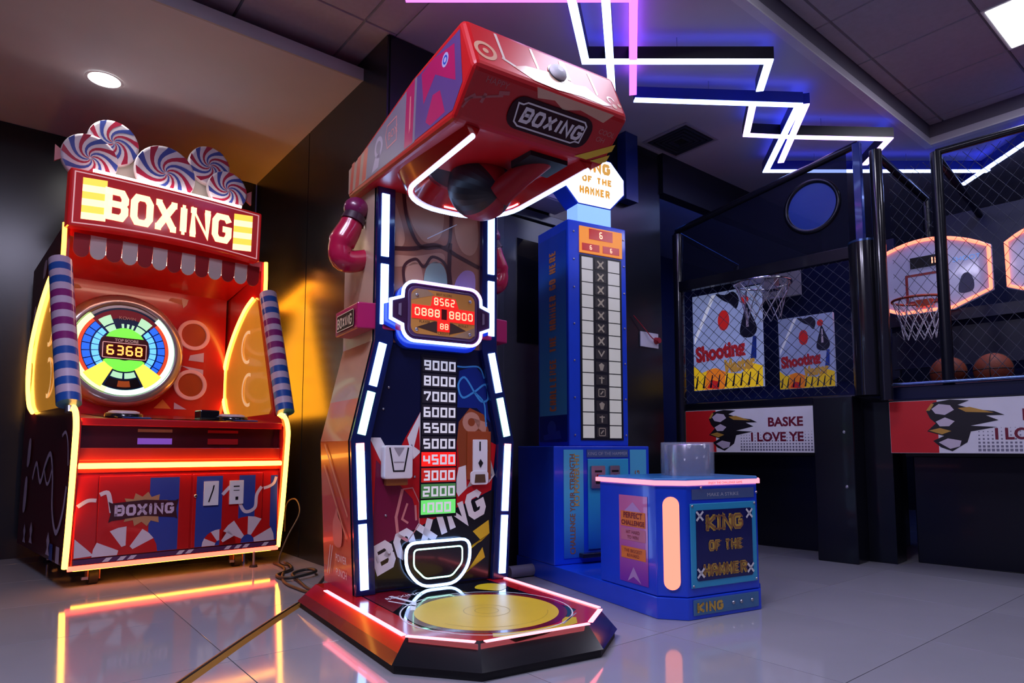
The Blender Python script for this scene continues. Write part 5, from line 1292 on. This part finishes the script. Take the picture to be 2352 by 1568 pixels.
def poster(P, x0, x1, z0, z1, y, s, dim):
    F = Face((0, y, 0)); w, h = x1 - x0, z1 - z0
    def q(a, b_): return (x0 + a * w, z0 + b_ * h)
    pp = P(MB().slab(F, [(x0, z0), (x1, z0), (x1, z1), (x0, z1)], -.03, 0), 'poster_lightbox', mat('poster_sky' + dim, (.30, .35, .62), .35, emit=(.46, .56, 1.0), es=s * .7, var=.35, vscale=5))
    def A(pts, m, off=.002, n='poster_print'): P(MB().poly(F, [q(*p) for p in pts], off), n, m)
    Y = mat('poster_yellow' + dim, (.75, .50, .02), .35, emit=(1, .62, .02), es=s); Rr = mat('poster_red' + dim, (.55, .02, .02), .35, emit=(1, .03, .03), es=s * .6); O = mat('poster_orange' + dim, (.7, .2, .02), .35, emit=(1, .25, .02), es=s)
    K = mat('poster_ink', (.01, .012, .035), .35)
    A([(0, .0), (1, 0), (1, .20), (.85, .24), (.7, .14), (.5, .16), (.3, .22), (.12, .18), (0, .26)], Y)
    A([(.16, .0), (.20, .2), (.34, .22), (.48, .17), (.46, .0)], O, .003); A([(.2, .02), (.27, .1), (.37, .08), (.38, .0)], Rr, .004)
    for k in range(9): A([(.02 + k * .11, .02), (.06 + k * .11, .15), (.075 + k * .11, .15), (.05 + k * .11, .02)], K, .005)
    P(MB().disc(F, *q(.47, .70), w * .085, .003, 20, ry=h * .105), 'poster_ball', Rr)
    # dark figure in a coat with a red cap, reaching up
    P(MB().poly(F, spline([q(*p) for p in ((.70, .56), (.76, .74), (.80, .84), (.86, .74), (.94, .58), (.88, .50), (.76, .50))], 4, True), .003), 'poster_figure', K)
    P(MB().poly(F, spline([q(*p) for p in ((.36, .985), (.50, .96), (.62, .98), (.70, .90), (.66, .80), (.58, .86), (.48, .90))], 4, True), .003), 'poster_figure', K)
    P(MB().disc(F, *q(.78, .875), w * .055, .004, 16, ry=h * .045), 'poster_cap', Rr)
    A([(.79, .60), (.80, .79), (.82, .79), (.83, .60)], 'candy_white', .0045)
    A([(.84, .28), (.88, .50), (.93, .50), (.92, .28)], mat('poster_blue', (.03, .08, .45), .3), .003)
    P(MB().words(F, 'Shooting', *q(.05, .30), h * .15, .006, bold=h * .012, wide=.72 * w / h * 1.35, rot=4), 'poster_lettering', mat('poster_letters_red' + dim, (.42, .02, .03), .35, emit=(1, .03, .05), es=s * .3))
    P(MB().words(F, 'Master', *q(.48, .16), h * .13, .006, bold=h * .010, wide=.62 * w / h * 1.35, rot=6), 'poster_lettering', mat('poster_letters_gold' + dim, (.62, .36, .05), .35, emit=(1, .5, .1), es=s * .4))
    # sheen painted on as a pale glowing streak
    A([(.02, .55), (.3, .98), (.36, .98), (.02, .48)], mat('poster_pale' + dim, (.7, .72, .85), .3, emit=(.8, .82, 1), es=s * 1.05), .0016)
# ---- first cage
MA4, OA = cage_root('basketball_cage', 'black basketball cage with lit posters behind diamond netting, beside the blue tower', -.75, .45)
PA = make_P(MA4, OA)
PA(MB().box(-1.33, -.03, .38, 1.25, .0, .70), 'cabinet_body', 'cage_black', .006)
PA(MB().box(-1.37, -.02, YP + .01, 1.25, 1.06, 1.12), 'counter_rail', 'cage_black', .01)
PA(MB().box(-1.33, -.03, .22, 1.25, .70, 1.06), 'ball_tray', 'black_matte')
PA(MB().hexa([(-1.33, .24, 1.12), (-.03, .24, 1.12), (-.03, 1.20, 1.12), (-1.33, 1.20, 1.12)], [(-1.33, .24, 1.122), (-.03, .24, 1.122), (-.03, 1.20, 1.32), (-1.33, 1.20, 1.32)]), 'ball_ramp', 'cage_navy')
banner(PA, -1.335, -.10, False)
PA(MB().box(-1.36, -.03, 1.20, 1.25, .70, 2.45), 'back_board', 'cage_navy')
PA(MB().tube([(-1.385, YP + .02, .0), (-1.385, YP + .02, 2.56)], .045, 16), 'corner_post', 'black_gloss')
pb = PA(MB().box(-.257, 0, 0, .40, 0, 1.10), 'front_pillar', 'cage_black', .006)
for (x, z) in ((-.06, .86), (-.055, .50)): PA(MB().lathe(Face((0, 0, 0)), x, z, [(.012, 0), (.012, .005), (.006, .008)], 14), 'pillar_bolt', 'steel')
PA(MB().tube([(.085, .085, 1.10), (.085, .085, 2.125)], .092, 28), 'round_column', 'black_gloss')
PA(MB().tube([(.085, .085, 2.125), (.085, .085, 2.14)], .094, 28), 'column_cap', mat('cap_blue', (.05, .10, .25), .2, metal=.6))
PA(MB().box(.001, .168, .20, .40, 0.0, 1.06), 'pillar_cheek', 'cage_black')
PA(MB().tube([(.20, .03, 1.06), (.20, .03, 2.72)], .038, 18), 'tall_post', 'black_gloss')
PA(MB().box(.035, .085, .10, .15, 2.13, 2.85), 'blue_post', mat('post_blue', (.01, .03, .22), .25, coat=.4), .004)  # blue light on this post painted into its colour
PA(MB().tube([(-1.385, YP, 2.585), (.06, YP, 2.855)], .026, 8), 'top_rail', 'cage_black')
PA(MB().box(-1.36, -.02, YP - .02, YP + .035, 2.06, 2.145), 'middle_rail', 'cage_black', .004)
PA(MB().tube([(-1.385, YP, 2.57), (-1.385, 1.22, 2.50)], .024, 8), 'side_rail', 'cage_black')
PA(MB().tube([(.20, .06, 2.70), (.20, 1.25, 2.72)], .024, 8), 'side_rail', 'cage_black')
PA(MB().tube([(-1.385, 1.22, 1.2), (-1.385, 1.22, 2.50)], .03, 10), 'rear_post', 'cage_black')
PA(MB().tube([(.20, 1.25, 1.06), (.20, 1.25, 2.72)], .03, 10), 'rear_post', 'cage_black')
FA = Face((0, YP, 0))
# fine dark mesh above the middle rail with a round blue porthole
hole = arc(-.265, 2.50, .185, 180, -180, 40)[:-1]
oc, rr = (-.265, 2.50), .185
up = [(-1.36, 2.145), (-.02, 2.145), (-.02, 2.83), (-1.36, 2.58)]
m1 = [(-1.36, 2.145), (oc[0], 2.145)] + arc(*oc, rr, 270, 90, 20) + [(oc[0], 2.785), (-1.36, 2.58)]
m2 = [(oc[0], 2.145), (-.02, 2.145), (-.02, 2.83), (oc[0], 2.785)] + arc(*oc, rr, 90, -90, 20)
for q in (m1, m2): PA(MB().poly(FA, q, 0), 'upper_mesh', 'fine_mesh')
PA(MB().tube([FA.p(a, c, .0) for a, c in hole], .018, 8, True), 'porthole_rim', 'cage_black')
PA(MB().disc(FA, *oc, rr - .012, .0, 36), 'porthole_disc', mat('porthole_blue', (.03, .08, .50), .25, alpha=.55, emit=(.02, .08, .6), es=.10))
s_ = PA(net(FA, -1.345, -.02, 1.13, 2.06, .088, .0022), 'diamond_net', 'net_cord'); s_['kind'] = 'stuff'
PA(MB().box(-1.34, -.75, 1.10, 1.14, 2.10, 2.42), 'header_board', mat('header_grey', (.17, .16, .22), .4, emit=(.5, .45, .7), es=.05))
FHB = Face((0, 1.10, 0))
PA(MB().rect(FHB, -1.25, -1.10, 2.13, 2.26, .002), 'header_print', 'banner_dark'); PA(MB().rect(FHB, -1.02, -.92, 2.13, 2.22, .002), 'header_print', 'banner_dark')
PA(MB().box(-1.33, -.80, .80, .82, 2.05, 2.10), 'caption_strip', 'header_grey')
poster(PA, -1.34, -.741, 1.236, 2.04, .31, .36, '_bright')
poster(PA, -.61, -.21, 1.20, 1.74, .31, .14, '_dim')
# steel hoop in front of the posters
def hoop(P, x, y, z, r, rim, netm, bracket=True, tube=.009):
    h = P(MB().tube([(x + r * math.cos(2 * PI * i / 32), y + r * math.sin(2 * PI * i / 32), z) for i in range(32)], tube, 8, True), 'hoop_rim', rim)
    b = MB(); n = 12
    rings = [(r, 0), (r * .86, -.07), (r * .74, -.14), (r * .66, -.21), (r * .62, -.27)]
    for i in range(n):
        for sgn in (1, -1):
            pts = [(x + rad * math.cos(2 * PI * (i + sgn * .5 * j) / n), y + rad * math.sin(2 * PI * (i + sgn * .5 * j) / n), z + dz) for j, (rad, dz) in enumerate(rings)]
            b.tube(pts, .0035, 4, caps=False)
    o = P(b, 'hoop_net', netm); o['kind'] = 'stuff'
    return h
hoop(PA, -.62, .085, 1.985, .20, 'chrome', 'steel')
PA(MB().box(-.66, -.58, .20, .285, 1.96, 2.06), 'hoop_bracket', 'steel')
# ---- second cage
MB4, OB = cage_root('basketball_cage', 'basketball cage with red neon fan backboards at the right edge', 1.0, .45)
PB = make_P(MB4, OB)
PB(MB().box(.24, 1.78, .38, 1.45, .0, .70), 'cabinet_body', 'cage_black', .006)
PB(MB().box(.24, 1.80, .22, 1.45, .70, 1.06), 'ball_tray', 'black_matte')
PB(MB().box(.19, 1.80, YP - .005, .22, 1.06, 1.155), 'counter_rail', 'cage_navy', .012)
PB(MB().tube([(.21, YP - .03, 1.165), (1.80, YP - .03, 1.165)], .010, 8), 'rail_tube', mat('rail_steel_blue', (.15, .25, .50), .2, metal=.8))
PB(MB().hexa([(.24, .24, 1.10), (1.78, .24, 1.10), (1.78, 1.40, 1.10), (.24, 1.40, 1.10)], [(.24, .24, 1.102), (1.78, .24, 1.102), (1.78, 1.40, 1.34), (.24, 1.40, 1.34)]), 'ball_ramp', 'cage_navy')
banner(PB, .175, 1.78, True)
PB(MB().box(.24, 1.80, 1.40, 1.45, .70, 2.6), 'back_board', 'cage_navy')
PB(MB().box(.0, 1.80, .93, .97, 1.35, 1.72), 'board_mount', 'cage_navy')
PB(MB().tube([(.515, YP, 1.155), (.515, YP, 2.64)], .034, 12), 'front_post', 'cage_black')
PB(MB().tube([(1.15, YP, 1.155), (1.15, YP, 2.64)], .034, 12), 'front_post', 'cage_black')
PB(MB().tube([(1.79, YP, 0), (1.79, YP, 2.64)], .034, 12), 'front_post', 'cage_black')
PB(MB().tube([(.515, YP, 2.64), (1.79, YP, 2.64)], .022, 8), 'top_rail', 'cage_black')
PB(MB().tube([(.515, YP, 2.62), (.515, 1.42, 2.55)], .024, 8), 'side_rail', 'cage_black')
PB(MB().box(.90, 1.0, .86, .92, 1.12, 2.55), 'divider_post', 'cage_black')
FBn = Face((0, YP, 0))
o = PB(net(FBn, .24, 1.78, 1.17, 2.60, .072, .0017, 1.35), 'diamond_net', 'net_cord'); o['kind'] = 'stuff'
def fan(x, w=.40, z0=1.735, z1=2.10, zt=2.285):
    top = [(x - w + 2 * w * i / 14, z1 + .05 + (zt - z1 - .05) * (1 - (2 * i / 14 - 1) ** 2)) for i in range(15)]
    return [(x - w * .42, z0), (x + w * .42, z0), (x + w, z0 + .10)] + top[::-1] + [(x - w, z0 + .10)]
for x in (.27, 1.14):
    y = .80; F = Face((0, y, 0)); q = fan(x)
    bd = PB(MB().slab(F, q, -.03, 0), 'backboard', 'board_glass', .004)
    qi = [(x + (a - x) * .965, 1.99 + (c - 1.99) * .95) for a, c in q]
    PB(MB().tube([F.p(a, c, .012) for a, c in qi], .0125, 8, True), 'backboard_neon', 'neon_rim')
    PB(MB().stroke(F, [(x - .12, 1.82), (x + .12, 1.82), (x + .12, 2.02), (x - .12, 2.02)], .018, .002, True), 'backboard_square', 'board_print')
    PB(MB().slab(F, [(x - .09, 2.07), (x + .13, 2.07), (x + .13, 2.15), (x - .09, 2.15)], .001, .012), 'backboard_clock', 'black_matte')
    PB(MB().glyphs(Face((0, y - .012, 0)), '18', x + .02, 2.082, .055, w=.035, lw=.008, off=.001, font=SEGS), 'clock_digits', 'digit_red')
    PB(MB().poly(F, spline([(x + .20, 1.85), (x + .22, 1.96), (x + .26, 1.98), (x + .29, 1.92), (x + .28, 1.85)], 4, True), .002), 'backboard_figure', mat('board_ink', (.03, .035, .10), .4))
    PB(MB().words(F, 'SHOOT', x + .17, 2.07, .035, .002), 'backboard_lettering', mat('board_cyan', (.15, .35, .8), .3, emit=(.1, .4, 1), es=.4))
    hoop(PB, x + .0, y - .22, 1.79, .16, 'hoop_orange', 'net_white') if mat('hoop_orange', (.45, .05, .02), .35) else None
    PB(MB().box(x - .05, x + .05, y - .08, y - .0, 1.77, 1.82), 'hoop_bracket', 'hoop_orange')
    PB(MB().slab(F, [(x - .42, 1.66), (x + .46, 1.66), (x + .46, 1.74), (x - .42, 1.74)], -.06, -.032), 'board_beam', 'cage_navy')
# loose balls on the ramp of the second cage
def basketball(x, y, z, r, label):
    w = B0 + BM @ Vector((x, y, z))
    o = thing('basketball', label, 'ball', w, BR, 'basketballs on the ramp')
    MB().ball((0, 0, 0), r, nu=28, nv=18).build('ball_skin', mat('ball_orange', (.20, .035, .012), .6, bump=.2, vscale=120), o)
    for ax in range(3):
        pts = []
        for i in range(40):
            a = 2 * PI * i / 40; c_, s = math.cos(a) * (r + .0005), math.sin(a) * (r + .0005)
            pts.append([(c_, s, 0), (c_, 0, s), (0, c_, s)][ax])
        MB().tube(pts, .003, 4, True).build('ball_seam', 'black_rubber', o)
def ramp(y): return 1.102 + (y - .24) * .238 / 1.16
r = .105
basketball(.46, .42, ramp(.42) + r * 1.025, r, 'orange basketball resting left of the cage post behind the netting')
basketball(.70, .42, ramp(.42) + r * 1.025, r, 'orange basketball resting right of the cage post behind the netting')

# ================================================================== SMALL THINGS
# white wall box behind the red machine (side of a wall-mounted display)
p = RM(2.79, 3.06, 0)
wb_ = thing('wall_display_box', 'white box mounted on the back wall right of the hanging ball', 'display box', p, RA)
MB().box(-.24, .24, .0, .20, 2.385, 2.60).build('box_case', mat('case_lilac', (.52, .47, .60), .4), wb_, .006)
MB().box(-.23, .23, -.006, 0, 2.395, 2.59).build('box_front', 'case_lilac', wb_)
MB().poly(Face((0, 0, 0)), [(-.22, 2.40), (-.12, 2.40), (-.10, 2.45), (-.16, 2.48), (-.22, 2.45)], .008).build('box_sticker', mat('sticker_plum', (.25, .03, .10), .4), wb_)
MB().box(.14, .18, .04, .20, 2.60, 2.70).build('wall_bracket', 'grey_metal_panel', wb_)
# socket plate with red plug
p = RM(4.06, 3.286, 0)
sk = thing('wall_socket', 'white wall socket plate with a red plug, right of the blue tower', 'socket', p, RA)
MB().box(-.11, .11, -.012, 0, 1.55, 1.67).build('socket_plate', 'white_plastic', sk, .003)
MB().cyl((.075, -.012, 1.61), (.075, -.05, 1.61), .028, 18, .022).build('plug', mat('plug_red', (.45, .02, .03), .4), sk)
MB().tube(spline([(.075, -.045, 1.60), (.0, -.04, 1.62), (-.07, -.03, 1.68), (-.20, -.02, 1.78)], 6), .004, 6).build('plug_cord', 'plug_red', sk)
# blue pilaster beside the crown sign
pl = struct(MB().box(3.72, 3.86, 3.20, 3.286, 2.66, CEIL - .002).build('trim_pilaster', mat('pilaster_blue', (.008, .03, .16), .25, coat=.3))); pl.rotation_euler = (0, 0, RA)
# flat brown cable cover across the floor
cc = thing('floor_cable_cover', 'flat brown cable cover running over the floor to the red machine', 'cable cover', (-1.03, 3.20, 0))
pts = [(-1.03, 3.22), (-1.045, 2.9), (-1.053, 2.62), (-1.056, 2.35), (-1.058, 2.1), (-1.06, 1.7)]
F = Face((1.03, -3.20, 0), (1, 0, 0), (0, 1, 0))
b = MB()
for i in range(len(pts) - 1):
    (xa, ya), (xb, yb) = pts[i], pts[i + 1]
    b.add([(xa - .027 + 1.03, ya - 3.2, 0), (xa - .008 + 1.03, ya - 3.2, .010), (xa + .008 + 1.03, ya - 3.2, .010), (xa + .027 + 1.03, ya - 3.2, 0),
           (xb - .027 + 1.03, yb - 3.2, 0), (xb - .008 + 1.03, yb - 3.2, .010), (xb + .008 + 1.03, yb - 3.2, .010), (xb + .027 + 1.03, yb - 3.2, 0)], [(0, 1, 5, 4), (1, 2, 6, 5), (2, 3, 7, 6)])
b.build('cover_strip', mat('cover_brown', (.30, .15, .03), .35, coat=.2), cc)
MB().tube([(xa + 1.03 + .002, ya - 3.2, .0115) for xa, ya in pts], .004, 6).build('cover_groove', mat('groove_dark', (.02, .012, .006), .6), cc)
# tangle of power cables between the two boxing machines
def cable(label, pts, r, m):
    x0, y0, z0 = pts[0]
    o = MB().tube([(x - x0, y - y0, z - z0) for x, y, z in spline(pts, 8)], r, 8).build('power_cable', m)
    o.location = (x0, y0, z0); tag(o, label, 'cable', 'cables on the floor between the boxing machines'); return o
cable('black power cable looping on the floor beside the red machine', [(-.95, 3.36, .10), (-1.05, 3.48, .012), (-1.20, 3.72, .010), (-1.30, 3.92, .012), (-1.24, 4.02, .020), (-1.16, 3.90, .028), (-1.26, 3.75, .020), (-1.38, 3.88, .011), (-1.36, 4.08, .012), (-1.46, 4.28, .012)], .009, mat('cable_black', (.02, .018, .016), .5))
cable('tan cable curling up behind the right neon edge of the candy machine', [(-1.50, 4.34, .010), (-1.42, 4.20, .011), (-1.44, 4.08, .06), (-1.40, 4.10, .20), (-1.36, 4.20, .34), (-1.42, 4.30, .42), (-1.50, 4.36, .38), (-1.52, 4.40, .2)], .0045, mat('cable_tan', (.16, .09, .04), .5))
cable('brown cable lying flat from the candy machine to the red machine', [(-1.55, 4.30, .009), (-1.42, 4.12, .009), (-1.34, 3.86, .009), (-1.25, 3.66, .009), (-1.12, 3.50, .009), (-1.02, 3.40, .009), (-.98, 3.30, .009)], .008, mat('cable_brown', (.08, .045, .02), .5))
# grey roll lying beside the hammer game plinth
rl = MB().cyl((0, 0, 0), (.20, .13, 0), .035, 18).build('floor_roll', mat('roll_grey', (.25, .25, .32), .4)); rl.location = (-.02, 3.83, .036)
tag(rl, 'short grey foam roll on the floor between the red and blue machines', 'roll')
